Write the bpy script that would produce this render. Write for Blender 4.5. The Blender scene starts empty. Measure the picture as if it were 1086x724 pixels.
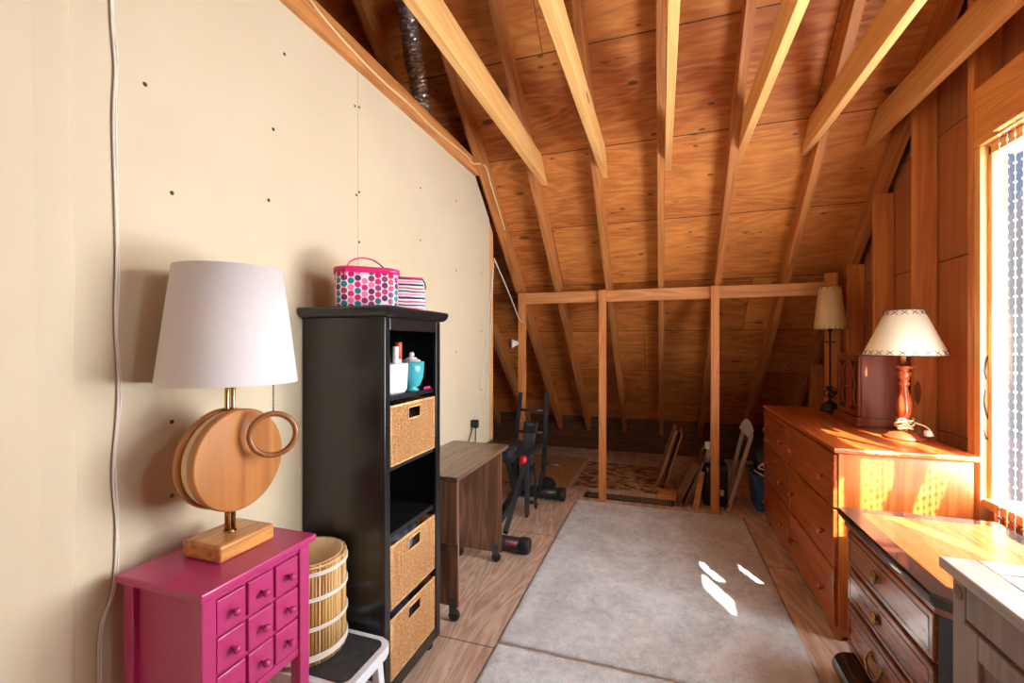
import bpy, bmesh, math, random
from mathutils import Vector, Matrix
R = random.Random(7)
SC = bpy.context.scene
C = SC.collection
PI = math.pi

# ------------------------------------------------------------------ materials
def lin(c):
    def f(v):
        v /= 255.0
        return v/12.92 if v <= .04045 else ((v+.055)/1.055)**2.4
    return (f(c[0]), f(c[1]), f(c[2]), 1.0)

class NT:
    """small helper round a node tree"""
    def __init__(s, name):
        s.m = bpy.data.materials.new(name); s.m.use_nodes = True
        s.t = s.m.node_tree; s.n = s.t.nodes; s.l = s.t.links
        s.b = s.n['Principled BSDF']; s.out = s.n['Material Output']
    def add(s, typ, **kw):
        n = s.n.new(typ)
        for k, v in kw.items():
            setattr(n, k, v)
        return n
    def set(s, node, key, val):
        inp = node.inputs[key]
        if hasattr(val, 'outputs') or isinstance(val, bpy.types.NodeSocket):
            s.l.new(val if isinstance(val, bpy.types.NodeSocket) else val.outputs[0], inp)
        else:
            inp.default_value = val
    def math(s, op, a, b=None, c=None):
        n = s.add('ShaderNodeMath', operation=op)
        s.set(n, 0, a)
        if b is not None: s.set(n, 1, b)
        if c is not None: s.set(n, 2, c)
        return n.outputs[0]
    def ramp(s, fac, stops, interp='LINEAR'):
        n = s.add('ShaderNodeValToRGB'); cr = n.color_ramp; cr.interpolation = interp
        while len(cr.elements) < len(stops): cr.elements.new(.5)
        for e, (p, c) in zip(cr.elements, stops):
            e.position = p; e.color = c if len(c) == 4 else lin(c)
        s.set(n, 'Fac', fac)
        return n.outputs[0]
    def mix(s, fac, a, b, mode='MIX'):
        n = s.add('ShaderNodeMix', data_type='RGBA', blend_type=mode)
        s.set(n, 0, fac); s.set(n, 6, a); s.set(n, 7, b)
        return n.outputs[2]
    def obj(s): return s.add('ShaderNodeTexCoord').outputs['Object']
    def uv(s): return s.add('ShaderNodeTexCoord').outputs['UV']
    def mapping(s, vec, scale=(1,1,1), loc=(0,0,0), rot=(0,0,0)):
        n = s.add('ShaderNodeMapping'); s.set(n, 'Vector', vec)
        n.inputs['Scale'].default_value = scale; n.inputs['Location'].default_value = loc
        n.inputs['Rotation'].default_value = rot
        return n.outputs[0]
    def noise(s, vec, scale, detail=3, rough=.55, dist=0.0):
        n = s.add('ShaderNodeTexNoise'); s.set(n, 'Vector', vec)
        n.inputs['Scale'].default_value = scale; n.inputs['Detail'].default_value = detail
        n.inputs['Roughness'].default_value = rough; n.inputs['Distortion'].default_value = dist
        return n.outputs[0]
    def bump(s, h, strength=.3, dist=.005):
        n = s.add('ShaderNodeBump'); n.inputs['Strength'].default_value = strength
        n.inputs['Distance'].default_value = dist; s.set(n, 'Height', h)
        s.l.new(n.outputs[0], s.b.inputs['Normal'])
    def color(s, c): s.set(s.b, 'Base Color', c)
    def rough(s, v): s.set(s.b, 'Roughness', v)

def plain(name, rgb, rough=.5, metal=0.0, coat=0.0, var=.06, sheen=0.0, trans=0.0):
    m = NT(name)
    o = m.obj()
    n = m.noise(o, 35, 3)
    c = lin(rgb)
    lo = tuple(x*(1-var) for x in c[:3])+(1,); hi = tuple(min(1, x*(1+var)) for x in c[:3])+(1,)
    m.color(m.ramp(n, [(.3, lo), (.7, hi)]))
    m.rough(rough); m.b.inputs['Metallic'].default_value = metal
    m.b.inputs['Coat Weight'].default_value = coat
    m.b.inputs['Sheen Weight'].default_value = sheen
    return m.m

def wood(name, dark, light, axis='x', scale=1.0, rough=.45, knots=.0, coat=0.0, contrast=1.0, bump=.15, vary=True, rx=0.0):
    """timber with grain along an axis of the object's own space"""
    m = NT(name)
    o = m.obj()
    if vary:
        info = m.add('ShaderNodeObjectInfo')
        ad = m.add('ShaderNodeVectorMath', operation='MULTIPLY_ADD')
        comb = m.add('ShaderNodeCombineXYZ')
        for i in range(3): m.set(comb, i, info.outputs['Random'])
        m.set(ad, 0, comb.outputs[0]); ad.inputs[1].default_value = (17.3, 9.1, 23.7); m.set(ad, 2, o)
        o = ad.outputs[0]
    if rx: o = m.mapping(o, rot=(rx, 0, 0))
    k = {'x': (.06, 1, 1), 'y': (1, .06, 1), 'z': (1, 1, .06)}[axis]
    v = m.mapping(o, tuple(q*scale for q in k))
    broad = m.noise(v, 9, 2, .5, 1.2)
    ring = m.math('SINE', m.math('MULTIPLY', broad, 34.0))
    ring = m.math('MULTIPLY_ADD', ring, .5, .5)
    fine = m.noise(m.mapping(o, tuple(q*scale*(.35 if q < 1 else 1) for q in k)), 130, 4, .6)
    mixv = m.math('ADD', m.math('MULTIPLY', ring, .42), m.math('MULTIPLY', fine, .6))
    big = m.noise(m.mapping(o, tuple(q*scale for q in k)), 2.2, 2)
    mixv = m.math('ADD', mixv, m.math('MULTIPLY_ADD', big, .5, -.25))
    h = .38*contrast
    col = m.ramp(mixv, [(max(0, .5-h), dark), (min(1, .5+h), light)])
    if knots > 0:
        kv = m.mapping(o, tuple(q*(1 if q == 1 else 4) for q in k))
        vo = m.add('ShaderNodeTexVoronoi'); m.set(vo, 'Vector', kv); vo.inputs['Scale'].default_value = 5.5
        wn = m.add('ShaderNodeTexWhiteNoise'); m.set(wn, 'Vector', vo.outputs['Position'])
        spot = m.math('MULTIPLY', m.math('LESS_THAN', vo.outputs['Distance'], .085), m.math('LESS_THAN', wn.outputs[0], knots))
        col = m.mix(m.math('MULTIPLY', spot, .75), col, lin(tuple(q*.38 for q in dark)))
    m.color(col)
    m.rough(m.math('MULTIPLY_ADD', fine, .25, rough-.12))
    m.b.inputs['Coat Weight'].default_value = coat
    m.b.inputs['Coat Roughness'].default_value = .15
    if bump: m.bump(mixv, bump, .002)
    return m.m

def plywood(name, base_dark, base_light, slope=True):
    """rotary-cut sheathing boards: seams every strip, knots, each board its own tone. grain along x"""
    m = NT(name)
    o = m.obj()
    sep = m.add('ShaderNodeSeparateXYZ'); m.set(sep, 0, o)
    x, y, z = sep.outputs
    if slope:
        t = m.math('DIVIDE', m.math('SUBTRACT', y, 3.149), .476)
    else:
        t = m.math('DIVIDE', m.math('SUBTRACT', y, 3.6), 1.22)
    row = m.math('FLOOR', t)
    fr = m.math('FRACT', t)
    xs = m.math('DIVIDE', m.math('ADD', x, m.math('MULTIPLY', row, .87)), 2.44)
    colm = m.math('FLOOR', xs); fx = m.math('FRACT', xs)
    comb = m.add('ShaderNodeCombineXYZ'); m.set(comb, 0, row); m.set(comb, 1, colm)
    wn = m.add('ShaderNodeTexWhiteNoise'); m.set(wn, 'Vector', comb.outputs[0])
    sc = m.add('ShaderNodeVectorMath', operation='SCALE'); m.set(sc, 0, wn.outputs['Color']); sc.inputs['Scale'].default_value = 9.0
    ad = m.add('ShaderNodeVectorMath', operation='ADD'); m.set(ad, 0, o); m.set(ad, 1, sc.outputs[0])
    v = m.mapping(ad.outputs[0], (.26, 1.25, 1.25))
    n1 = m.noise(v, 2.3, 3, .5, .6)
    ring = m.math('MULTIPLY_ADD', m.math('SINE', m.math('MULTIPLY', n1, 75.0)), .5, .5)
    fine = m.noise(m.mapping(ad.outputs[0], (.12, 1, 1)), 55, 4, .65)
    blot = m.noise(m.mapping(ad.outputs[0], (.5, 1, 1)), 3.2, 3)
    f = m.math('ADD', m.math('MULTIPLY', ring, .13), m.math('MULTIPLY', fine, .52))
    f = m.math('ADD', f, m.math('MULTIPLY', blot, .45))
    f = m.math('ADD', f, m.math('MULTIPLY_ADD', wn.outputs['Value'], .22, -.16))
    col = m.ramp(f, [(.25, base_dark), (.78, base_light)])
    # plugs and knots
    for scl, thr, keep in ((5.0, .10, .55), (11.0, .10, .5)):
        vo = m.add('ShaderNodeTexVoronoi'); m.set(vo, 'Vector', m.mapping(ad.outputs[0], (.42, 1, 1))); vo.inputs['Scale'].default_value = scl
        w2 = m.add('ShaderNodeTexWhiteNoise'); m.set(w2, 'Vector', vo.outputs['Position'])
        spot = m.math('MULTIPLY', m.math('LESS_THAN', vo.outputs['Distance'], thr), m.math('LESS_THAN', w2.outputs['Value'], keep))
        col = m.mix(m.math('MULTIPLY', spot, .72), col, lin(tuple(q*.42 for q in base_dark)))
    speck = m.math('GREATER_THAN', m.noise(m.mapping(ad.outputs[0], (.28, 1.6, 1.6)), 13, 3, .6), .70)
    col = m.mix(m.math('MULTIPLY', speck, .55), col, lin(tuple(q*.5 for q in base_dark)))
    seam = m.math('MAXIMUM', m.math('LESS_THAN', fr, .012), m.math('LESS_THAN', fx, .002))
    col = m.mix(m.math('MULTIPLY', seam, .85), col, lin((38, 20, 10)))
    m.color(col); m.rough(.62)
    m.bump(f, .15, .002)
    return m.m

M = {}
M['ply'] = plywood('roof_plywood', (160, 82, 28), (236, 162, 82))
M['rafter'] = wood('rafter_timber', (152, 86, 40), (214, 144, 78), 'y', 1, .6, .35, contrast=1.5, rx=math.atan(.87))
M['plate'] = wood('plate_timber', (172, 102, 50), (228, 162, 94), 'y', 1, .6, .35, contrast=1.5)
M['tie'] = wood('tie_timber', (212, 152, 82), (242, 196, 128), 'y', 1, .55, .4, contrast=1.6)
M['stud'] = wood('stud_timber', (184, 106, 52), (228, 156, 88), 'z', 1, .6, .35, contrast=1.6)
M['stud_pale'] = wood('pale_stud_timber', (214, 150, 84), (242, 192, 124), 'z', 1, .55, .25, contrast=1.6)
M['beam'] = wood('beam_timber', (182, 116, 62), (222, 160, 100), 'x', 1, .6, .5)
M['header'] = wood('header_timber', (196, 122, 60), (234, 164, 94), 'y', 1, .55, .4, contrast=1.6)
M['sheath'] = wood('wall_sheathing', (156, 92, 54), (186, 116, 70), 'z', .6, .7, .1, contrast=2.2)
M['shaded_wood'] = wood('shaded_eave_blocking', (70, 44, 26), (120, 78, 44), 'x', 1, .7)  # dark tone paints in the shade down at the eave

def floor_mat():
    m = NT('subfloor_plywood'); o = m.obj()
    v = m.mapping(o, (1.5, .22, 1))
    n1 = m.noise(v, 3.2, 3, .5, 1.0)
    ring = m.math('MULTIPLY_ADD', m.math('SINE', m.math('MULTIPLY', n1, 60)), .5, .5)
    fine = m.noise(m.mapping(o, (1, .1, 1)), 90, 4, .65)
    blot = m.noise(o, 5, 4, .6)
    f = m.math('ADD', m.math('MULTIPLY', ring, .22), m.math('ADD', m.math('MULTIPLY', fine, .4), m.math('MULTIPLY', blot, .4)))
    col = m.ramp(f, [(.28, (172, 138, 116)), (.72, (226, 204, 184))])
    sep = m.add('ShaderNodeSeparateXYZ'); m.set(sep, 0, o)
    fy = m.math('FRACT', m.math('DIVIDE', m.math('SUBTRACT', sep.outputs[1], 1.86), 1.22))
    col = m.mix(m.math('MULTIPLY', m.math('LESS_THAN', fy, .006), .8), col, lin((70, 48, 34)))
    scuff = m.math('GREATER_THAN', m.noise(m.mapping(o, (3, 1, 1)), 14, 5, .7), .66)
    col = m.mix(m.math('MULTIPLY', scuff, .45), col, lin((96, 70, 54)))
    m.color(col); m.rough(.6); m.bump(f, .2, .002)
    return m.m
M['floor'] = floor_mat()

def drywall():
    m = NT('drywall'); o = m.obj()
    n = m.noise(o, 2.0, 3)
    col = m.ramp(n, [(.3, (207, 193, 163)), (.7, (214, 201, 172))])
    sep = m.add('ShaderNodeSeparateXYZ'); m.set(sep, 0, o)
    y = sep.outputs[1]
    seam = m.math('LESS_THAN', m.math('ABSOLUTE', m.math('SUBTRACT', y, 1.72)), .0025)
    col = m.mix(m.math('MULTIPLY', seam, .5), col, lin((150, 116, 84)))
    m.color(col); m.rough(.75)
    m.bump(m.noise(o, 45, 4, .6), .08, .003)
    return m.m
M['drywall'] = drywall()
M['screw'] = plain('screw_heads', (48, 36, 26), .6)

def rug_mat():
    m = NT('rug_pile'); o = m.obj()
    fine = m.noise(o, 210, 4, .75)
    mid = m.noise(o, 26, 4, .7, .4)
    big = m.noise(m.mapping(o, (1, .75, 1), rot=(0, 0, .5)), 3.1, 3, .5, 1.5)
    f = m.math('ADD', m.math('MULTIPLY', fine, .55), m.math('ADD', m.math('MULTIPLY', mid, .36), m.math('MULTIPLY', big, .40)))
    m.color(m.ramp(f, [(.44, (156, 159, 163)), (.74, (243, 250, 255))]))
    m.rough(.95); m.b.inputs['Sheen Weight'].default_value = .25
    m.bump(m.math('ADD', fine, mid), .8, .008)
    return m.m
M['rug'] = rug_mat()

def wicker_mat():
    m = NT('wicker'); o = m.obj()
    n = m.noise(m.mapping(o, (1, 1, 3)), 60, 3)
    m.color(m.ramp(n, [(.3, (204, 144, 84)), (.7, (248, 208, 150))])); m.rough(.55)
    m.bump(n, .3, .002)
    return m.m
M['wicker'] = wicker_mat()
def reed_mat():
    m = NT('reed'); o = m.obj()
    n = m.noise(m.mapping(o, (1, 1, .015)), 95, 2, .5)
    f2 = m.noise(m.mapping(o, (1, 1, .2)), 25, 3)
    m.color(m.ramp(m.math('ADD', m.math('MULTIPLY', n, .8), m.math('MULTIPLY', f2, .2)), [(.36, (142, 96, 44)), (.5, (206, 160, 92)), (.66, (238, 208, 150))]))
    m.rough(.5); m.bump(n, .4, .003)
    return m.m
M['reed'] = reed_mat()

def dots_mat():
    m = NT('dotted_fabric'); uv = m.uv()
    sc = m.mapping(uv, (1, 1, 1))
    sep = m.add('ShaderNodeSeparateXYZ'); m.set(sep, 0, sc)
    cu = m.math('FLOOR', sep.outputs[0])
    wcol = m.add('ShaderNodeTexWhiteNoise', noise_dimensions='1D'); m.set(wcol, 'W', cu)
    vv = m.math('ADD', sep.outputs[1], m.math('MULTIPLY', m.math('MODULO', cu, 2.0), .45))
    cv = m.math('FLOOR', vv)
    fu = m.math('SUBTRACT', m.math('FRACT', sep.outputs[0]), .5); fv = m.math('SUBTRACT', m.math('FRACT', vv), .5)
    d = m.math('SQRT', m.math('ADD', m.math('POWER', fu, 2.0), m.math('POWER', fv, 2.0)))
    comb = m.add('ShaderNodeCombineXYZ'); m.set(comb, 0, cu); m.set(comb, 1, cv)
    wn = m.add('ShaderNodeTexWhiteNoise'); m.set(wn, 'Vector', comb.outputs[0])
    pal = m.ramp(wn.outputs['Value'], [(0, (214, 30, 110)), (.18, (96, 40, 96)), (.36, (236, 120, 170)), (.52, (24, 124, 140)), (.66, (150, 50, 110)), (.78, (200, 30, 80)), (.88, (240, 222, 232))], 'CONSTANT')
    m.color(m.mix(m.math('LESS_THAN', d, .47), lin((240, 222, 228)), pal)); m.rough(.4)
    return m.m
M['dots'] = dots_mat()
def stripe_mat():
    m = NT('striped_fabric'); o = m.obj()
    sep = m.add('ShaderNodeSeparateXYZ'); m.set(sep, 0, o)
    wob = m.math('MULTIPLY', m.noise(o, 14, 2), .012)
    f = m.math('FRACT', m.math('DIVIDE', m.math('ADD', sep.outputs[2], wob), .058))
    m.color(m.ramp(f, [(0, (34, 42, 84)), (.16, (238, 226, 228)), (.28, (236, 130, 170)), (.38, (240, 228, 232)), (.5, (40, 96, 130)), (.62, (244, 236, 236)), (.74, (196, 92, 90)), (.86, (245, 236, 240))], 'CONSTANT'))
    m.rough(.6)
    return m.m
M['stripes'] = stripe_mat()

def shade_mat(name, rgb, tr=.35):
    m = NT(name)
    o = m.obj(); n = m.noise(o, 160, 3)
    c = lin(rgb)
    col = m.ramp(n, [(.3, tuple(q*.95 for q in c[:3])+(1,)), (.7, c)])
    d = m.add('ShaderNodeBsdfDiffuse'); t = m.add('ShaderNodeBsdfTranslucent'); mx = m.add('ShaderNodeMixShader')
    m.set(d, 0, col); m.set(t, 0, col); mx.inputs[0].default_value = tr
    m.l.new(d.outputs[0], mx.inputs[1]); m.l.new(t.outputs[0], mx.inputs[2]); m.l.new(mx.outputs[0], m.out.inputs[0])
    return m.m
M['shade_white'] = shade_mat('white_linen', (246, 243, 244), .25)
M['shade_cream'] = shade_mat('cream_parchment', (240, 220, 172), .35)
M['shade_ivory'] = shade_mat('ivory_parchment', (246, 238, 214), .3)
M['bead_white'] = shade_mat('white_backlit_bead', (238, 236, 232), .5)  # white of beads bleached by the window behind them
M['bead_amber'] = shade_mat('amber_bead', (240, 196, 110), .5)
M['bead_pink'] = shade_mat('pink_bead', (236, 130, 130), .5)
M['bead_grey'] = shade_mat('grey_bead', (120, 122, 130), .4)

def glass():
    m = NT('window_glass')
    t = m.add('ShaderNodeBsdfTransparent'); g = m.add('ShaderNodeBsdfGlossy'); mx = m.add('ShaderNodeMixShader')
    g.inputs['Roughness'].default_value = .02
    mx.inputs[0].default_value = .05
    m.l.new(t.outputs[0], mx.inputs[1]); m.l.new(g.outputs[0], mx.inputs[2]); m.l.new(mx.outputs[0], m.out.inputs[0])
    return m.m
M['glass'] = glass()

M['magenta'] = plain('magenta_paint', (182, 48, 110), .32, 0, .25, .03)
M['espresso'] = plain('black_stain', (26, 25, 27), .3, 0, .2, .1)
M['espresso_in'] = plain('black_stain_inside', (22, 21, 26), .45)
M['brass'] = plain('brass', (206, 168, 98), .22, 1, 0, .04)
M['old_brass'] = plain('antique_brass', (168, 134, 78), .32, 1, 0, .1)
M['black_metal'] = plain('black_steel', (46, 48, 54), .36, .3)
M['grey_metal'] = plain('grey_steel', (84, 88, 96), .35, .7)
M['chrome'] = plain('chrome', (214, 214, 218), .15, 1)
M['foil'] = plain('duct_foil', (208, 204, 198), .28, .88)
M['black_plastic'] = plain('black_plastic', (28, 29, 32), .5)
M['black_vinyl'] = plain('black_vinyl', (30, 31, 36), .4)
M['red_plastic'] = plain('red_plastic', (206, 30, 32), .4)
M['white_plastic'] = plain('white_plastic', (232, 236, 242), .35)
M['white_cord'] = plain('white_cord', (228, 222, 212), .5)
M['tan_cable'] = plain('ivory_cable', (232, 206, 160), .5)
M['teal'] = plain('teal_glass', (66, 172, 182), .2, 0, .3)
M['orange'] = plain('orange_tube', (214, 82, 44), .4)
M['blue_plastic'] = plain('blue_plastic', (52, 88, 128), .45)
M['pink'] = plain('hot_pink_vinyl', (222, 40, 120), .35)
M['stitch'] = plain('dark_lacing', (70, 48, 34), .7)
M['pale_paint'] = plain('pale_grey_paint', (192, 180, 170), .5)
M['oak'] = wood('golden_oak', (166, 102, 44), (226, 166, 88), 'y', 1.6, .35, 0, .3, 1.0)
M['oak_disc'] = wood('oak_disc', (146, 86, 36), (198, 132, 66), 'z', .45, .32, 0, .35, 1.5)
M['ring_wood'] = wood('ring_wood', (122, 72, 34), (172, 110, 58), 'z', 2, .35, 0, .3, 1.5)
M['cream_ring'] = plain('cream_core', (232, 206, 160), .4)
M['pine'] = wood('dresser_pine', (142, 60, 22), (196, 98, 40), 'y', .8, .3, .12, .35, 2.0)
M['pine_side'] = wood('dresser_pine_side', (150, 66, 24), (204, 108, 46), 'z', .8, .32, .12, .3, 2.2)
M['pine_knob'] = plain('dresser_knob_lacquer', (176, 84, 38), .22, 0, .5)
M['chest_wood'] = wood('chest_walnut', (122, 60, 30), (168, 96, 52), 'y', .5, .25, 0, .4, 2.2)
M['chest_top'] = wood('chest_top_maple', (156, 84, 34), (196, 120, 56), 'y', .6, .25, 0, .3, 1.8)
M['chest_black'] = plain('chest_black_lacquer', (34, 27, 27), .2, 0, .5, .15)
M['walnut'] = wood('desk_walnut_laminate', (92, 62, 46), (152, 110, 84), 'z', 1.2, .35, 0, .2, 1.0)
M['walnut_top'] = wood('desk_top_laminate', (86, 64, 50), (132, 102, 82), 'y', 1.2, .3, 0, .3, .8)
M['greywood'] = wood('grey_washed_wood', (112, 92, 84), (152, 130, 118), 'z', 1, .4, 0, .1, 1.6)
M['greytop'] = wood('grey_washed_top', (158, 146, 140), (186, 176, 170), 'y', 1, .35, 0, .2, .6)
M['cherry'] = wood('cherry_wood', (116, 50, 24), (156, 76, 38), 'z', 1, .4, 0, .1, 1.8)
M['lamp_wood'] = wood('turned_cherry', (136, 54, 22), (182, 86, 40), 'z', 1, .22, 0, .5, .7)
M['frame_wood'] = wood('picture_frame_wood', (132, 84, 54), (182, 126, 84), 'z', 2, .4)
M['dark_frame'] = wood('dark_frame_wood', (84, 46, 32), (130, 78, 54), 'z', 2, .4)
M['art'] = plain('faded_print', (156, 130, 98), .5, var=.35)
M['plank'] = wood('offcut_pine', (186, 116, 60), (224, 158, 92), 'x', 1.5, .6)
M['vent'] = plain('register_metal', (56, 46, 38), .45, .3)
M['louvre'] = plain('register_louvre', (176, 150, 118), .5, .2)
M['vent_dark'] = plain('register_dark', (10, 9, 8), .9)

def tread():
    m = NT('ribbed_tread'); o = m.obj()
    n = m.noise(o, 40, 4); m.color(m.ramp(n, [(.3, (40, 40, 44)), (.7, (66, 66, 70))])); m.rough(.6)
    m.bump(m.noise(o, 300, 2), .4, .003); return m.m
M['tread'] = tread()
def hide():
    m = NT('mottled_mat'); o = m.obj()
    n = m.noise(m.mapping(o, (1, 1.6, 1)), 9, 4, .6, .6)
    f = m.noise(o, 120, 3)
    c = m.ramp(n, [(.46, (196, 160, 112)), (.56, (92, 54, 32))])
    m.color(m.mix(m.math('MULTIPLY', f, .3), c, lin((150, 112, 74)))); m.rough(.9)
    return m.m
M['hide'] = hide()
def osb():
    m = NT('tan_board'); o = m.obj()
    n = m.noise(o, 30, 5, .7); m.color(m.ramp(n, [(.3, (150, 108, 64)), (.7, (206, 164, 112))])); m.rough(.8); return m.m
M['osb'] = osb()

# ------------------------------------------------------------------ mesh helpers
def B(): return bmesh.new()

def bx(bm, x0, x1, y0, y1, z0, z1, bev=0.0, seg=2):
    vs = [bm.verts.new((x, y, z)) for x in (x0, x1) for y in (y0, y1) for z in (z0, z1)]
    q = [(0,1,3,2), (4,6,7,5), (0,4,5,1), (2,3,7,6), (0,2,6,4), (1,5,7,3)]
    fs = [bm.faces.new([vs[i] for i in f]) for f in q]
    if bev > 0:
        es = list({e for f in fs for e in f.edges})
        bmesh.ops.bevel(bm, geom=es, offset=bev, segments=seg, affect='EDGES', profile=.5)
    return vs

def frame_of(d):
    d = d.normalized()
    up = Vector((0, 0, 1)) if abs(d.z) < .95 else Vector((1, 0, 0))
    a = d.cross(up).normalized(); b = d.cross(a).normalized()
    return a, b

def tube(bm, pts, r, n=10, cap=True, closed=False):
    pts = [Vector(p) for p in pts]; rings = []
    N = len(pts); pa = None
    for i, p in enumerate(pts):
        if closed: d = pts[(i+1) % N]-pts[i-1]
        elif i == 0: d = pts[1]-p
        elif i == N-1: d = p-pts[-2]
        else: d = (pts[i+1]-pts[i-1])
        if d.length < 1e-9: d = Vector((0, 0, 1))
        if pa is None: a, b = frame_of(d)
        else:
            dn = d.normalized(); a = (pa-dn*pa.dot(dn)); a = a.normalized() if a.length > 1e-6 else frame_of(d)[0]; b = dn.cross(a)
        pa = a
        rr = r[i] if isinstance(r, (list, tuple)) else r
        rings.append([bm.verts.new(p+(a*math.cos(2*PI*k/n)+b*math.sin(2*PI*k/n))*rr) for k in range(n)])
    M_ = N if closed else N-1
    for i in range(M_):
        A, D = rings[i], rings[(i+1) % N]
        for k in range(n):
            bm.faces.new((A[k], A[(k+1) % n], D[(k+1) % n], D[k])).smooth = True
    if cap and not closed:
        bm.faces.new(rings[0][::-1]); bm.faces.new(rings[-1])

def lathe(bm, prof, c=(0, 0, 0), n=32, axis='z', cap0=True, cap1=True):
    def P(r, h, k):
        a = 2*PI*k/n; u, v = r*math.cos(a), r*math.sin(a)
        if axis == 'z': q = (u, v, h)
        elif axis == 'x': q = (h, u, v)
        else: q = (v, h, u)
        return (c[0]+q[0], c[1]+q[1], c[2]+q[2])
    rings = [[bm.verts.new(P(r, h, k)) for k in range(n)] for r, h in prof]
    for A, D in zip(rings, rings[1:]):
        for k in range(n):
            bm.faces.new((A[k], A[(k+1) % n], D[(k+1) % n], D[k])).smooth = True
    if cap0 and prof[0][0] > 1e-6: bm.faces.new(rings[0][::-1])
    if cap1 and prof[-1][0] > 1e-6: bm.faces.new(rings[-1])

def prism(bm, poly, a0, a1, axis='x'):
    """poly in the plane across an axis: x -> (y,z), y -> (x,z), z -> (x,y)"""
    def P(p, a):
        return {'x': (a, p[0], p[1]), 'y': (p[0], a, p[1]), 'z': (p[0], p[1], a)}[axis]
    A = [bm.verts.new(P(p, a0)) for p in poly]; D = [bm.verts.new(P(p, a1)) for p in poly]
    n = len(poly)
    bm.faces.new(A[::-1]); bm.faces.new(D)
    for k in range(n): bm.faces.new((A[k], A[(k+1) % n], D[(k+1) % n], D[k]))

def bar(bm, p0, p1, w, h, up=(0, 0, 1), bev=0.0):
    """rectangular bar from p0 to p1, w sideways, h along up"""
    p0, p1 = Vector(p0), Vector(p1); d = (p1-p0).normalized()
    s = d.cross(Vector(up)).normalized(); u = s.cross(d).normalized()
    vs = []
    for p in (p0, p1):
        for a, b in ((-1, -1), (1, -1), (1, 1), (-1, 1)):
            vs.append(bm.verts.new(p+s*a*w/2+u*b*h/2))
    fs = [bm.faces.new([vs[i] for i in f]) for f in ((3,2,1,0), (4,5,6,7), (0,1,5,4), (1,2,6,5), (2,3,7,6), (3,0,4,7))]
    if bev > 0:
        bmesh.ops.bevel(bm, geom=list({e for f in fs for e in f.edges}), offset=bev, segments=2, affect='EDGES', profile=.5)

def ball(bm, c, r, n=8, sz=1.0):
    m = Matrix.Translation(c) @ Matrix.Diagonal((r, r, r*sz, 1))
    res = bmesh.ops.create_uvsphere(bm, u_segments=n, v_segments=max(4, n//2+1), radius=1, matrix=m)
    for v in res['verts']:
        for f in v.link_faces: f.smooth = True

def catmull(pts, n=6):
    pts = [Vector(p) for p in pts]; out = []
    for i in range(len(pts)-1):
        p0 = pts[max(0, i-1)]; p1 = pts[i]; p2 = pts[i+1]; p3 = pts[min(len(pts)-1, i+2)]
        for k in range(n):
            t = k/n
            out.append(.5*((2*p1)+(p2-p0)*t+(2*p0-5*p1+4*p2-p3)*t*t+(3*p1-p0-3*p2+p3)*t**3))
    out.append(pts[-1]); return out

# ------------------------------------------------------------------ scene helpers
WL = {}
def wloc(o): return WL.get(o.name, Vector((0, 0, 0)))
def obj(name, bm, mats, parent=None, origin=None, **props):
    """one mesh object. vertices come in world coordinates"""
    base = wloc(parent) if parent else Vector(origin or (0, 0, 0))
    if base.length > 0: bmesh.ops.translate(bm, verts=bm.verts, vec=-base)
    bmesh.ops.recalc_face_normals(bm, faces=bm.faces)
    me = bpy.data.meshes.new(name); bm.to_mesh(me); bm.free()
    for m in (mats if isinstance(mats, (list, tuple)) else [mats]): me.materials.append(m)
    o = bpy.data.objects.new(name, me); C.objects.link(o)
    if parent: o.parent = parent
    else: o.location = base
    WL[o.name] = base
    for k, v in props.items(): o[k] = v
    return o
def struct(name, bm, mats, parent=None):
    return obj(name, bm, mats, parent, kind='structure')
def thing(name, label, cat, loc, group=None):
    o = bpy.data.objects.new(name, None); C.objects.link(o); o.location = loc; o.empty_display_size = .05
    o['label'] = label; o['category'] = cat; o['kind'] = 'thing'
    if group: o['group'] = group
    WL[o.name] = Vector(loc); return o
def single(name, label, cat, bm, mats, loc, group=None):
    o = obj(name, bm, mats, None, loc); o['label'] = label; o['category'] = cat; o['kind'] = 'thing'
    if group: o['group'] = group
    return o
def kids(o): return [c for c in C.objects if c.parent == o]
def copy_tree(o, loc, label, parent=None):
    c = o.copy(); C.objects.link(c)
    if parent: c.parent = parent
    else: c.location = loc; c['label'] = label
    for ch in kids(o): copy_tree(ch, None, None, c)
    return c

# ------------------------------------------------------------------ dimensions of the room
WORLD = 28.0; SUN = 50.0; EXPO = 0.08
MS = .87                                  # roof pitch (rise over run)
def roof(y): return 2.03+MS*(3.95-y)      # underside of the sheathing on the slope in view
def under(y): return roof(y)-.185         # underside of the rafters
RIDGE = .45
WX = -1.32                                # face of the drywall partition
SX = 1.28                                 # inner face of the gable studs
GX = 1.38                                 # face of the gable sheathing

# ------------------------------------------------------------------ setting
bm = B(); bx(bm, -3.3, 1.55, -4.2, 5.95, -.1, 0)
struct('floor', bm, M['floor'])

bm = B()
zr = roof(RIDGE)
def rear(y): return zr-MS*(RIDGE-y)
SK = (-.22, .22, -3.0, -2.6)           # skylight added unseen in the far slope as fill light
prism(bm, [(5.95, roof(5.95)), (RIDGE, zr), (RIDGE, zr+.06), (5.95, roof(5.95)+.06)], -3.3, 1.55, 'x')
def rs(x0, x1, ya, yb): prism(bm, [(ya, rear(ya)), (yb, rear(yb)), (yb, rear(yb)+.06), (ya, rear(ya)+.06)], x0, x1, 'x')
rs(-3.3, 1.55, SK[3], RIDGE); rs(-3.3, 1.55, -4.4, SK[2]); rs(-3.3, SK[0], SK[2], SK[3]); rs(SK[1], 1.55, SK[2], SK[3])
struct('ceiling', bm, M['ply'])

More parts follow.
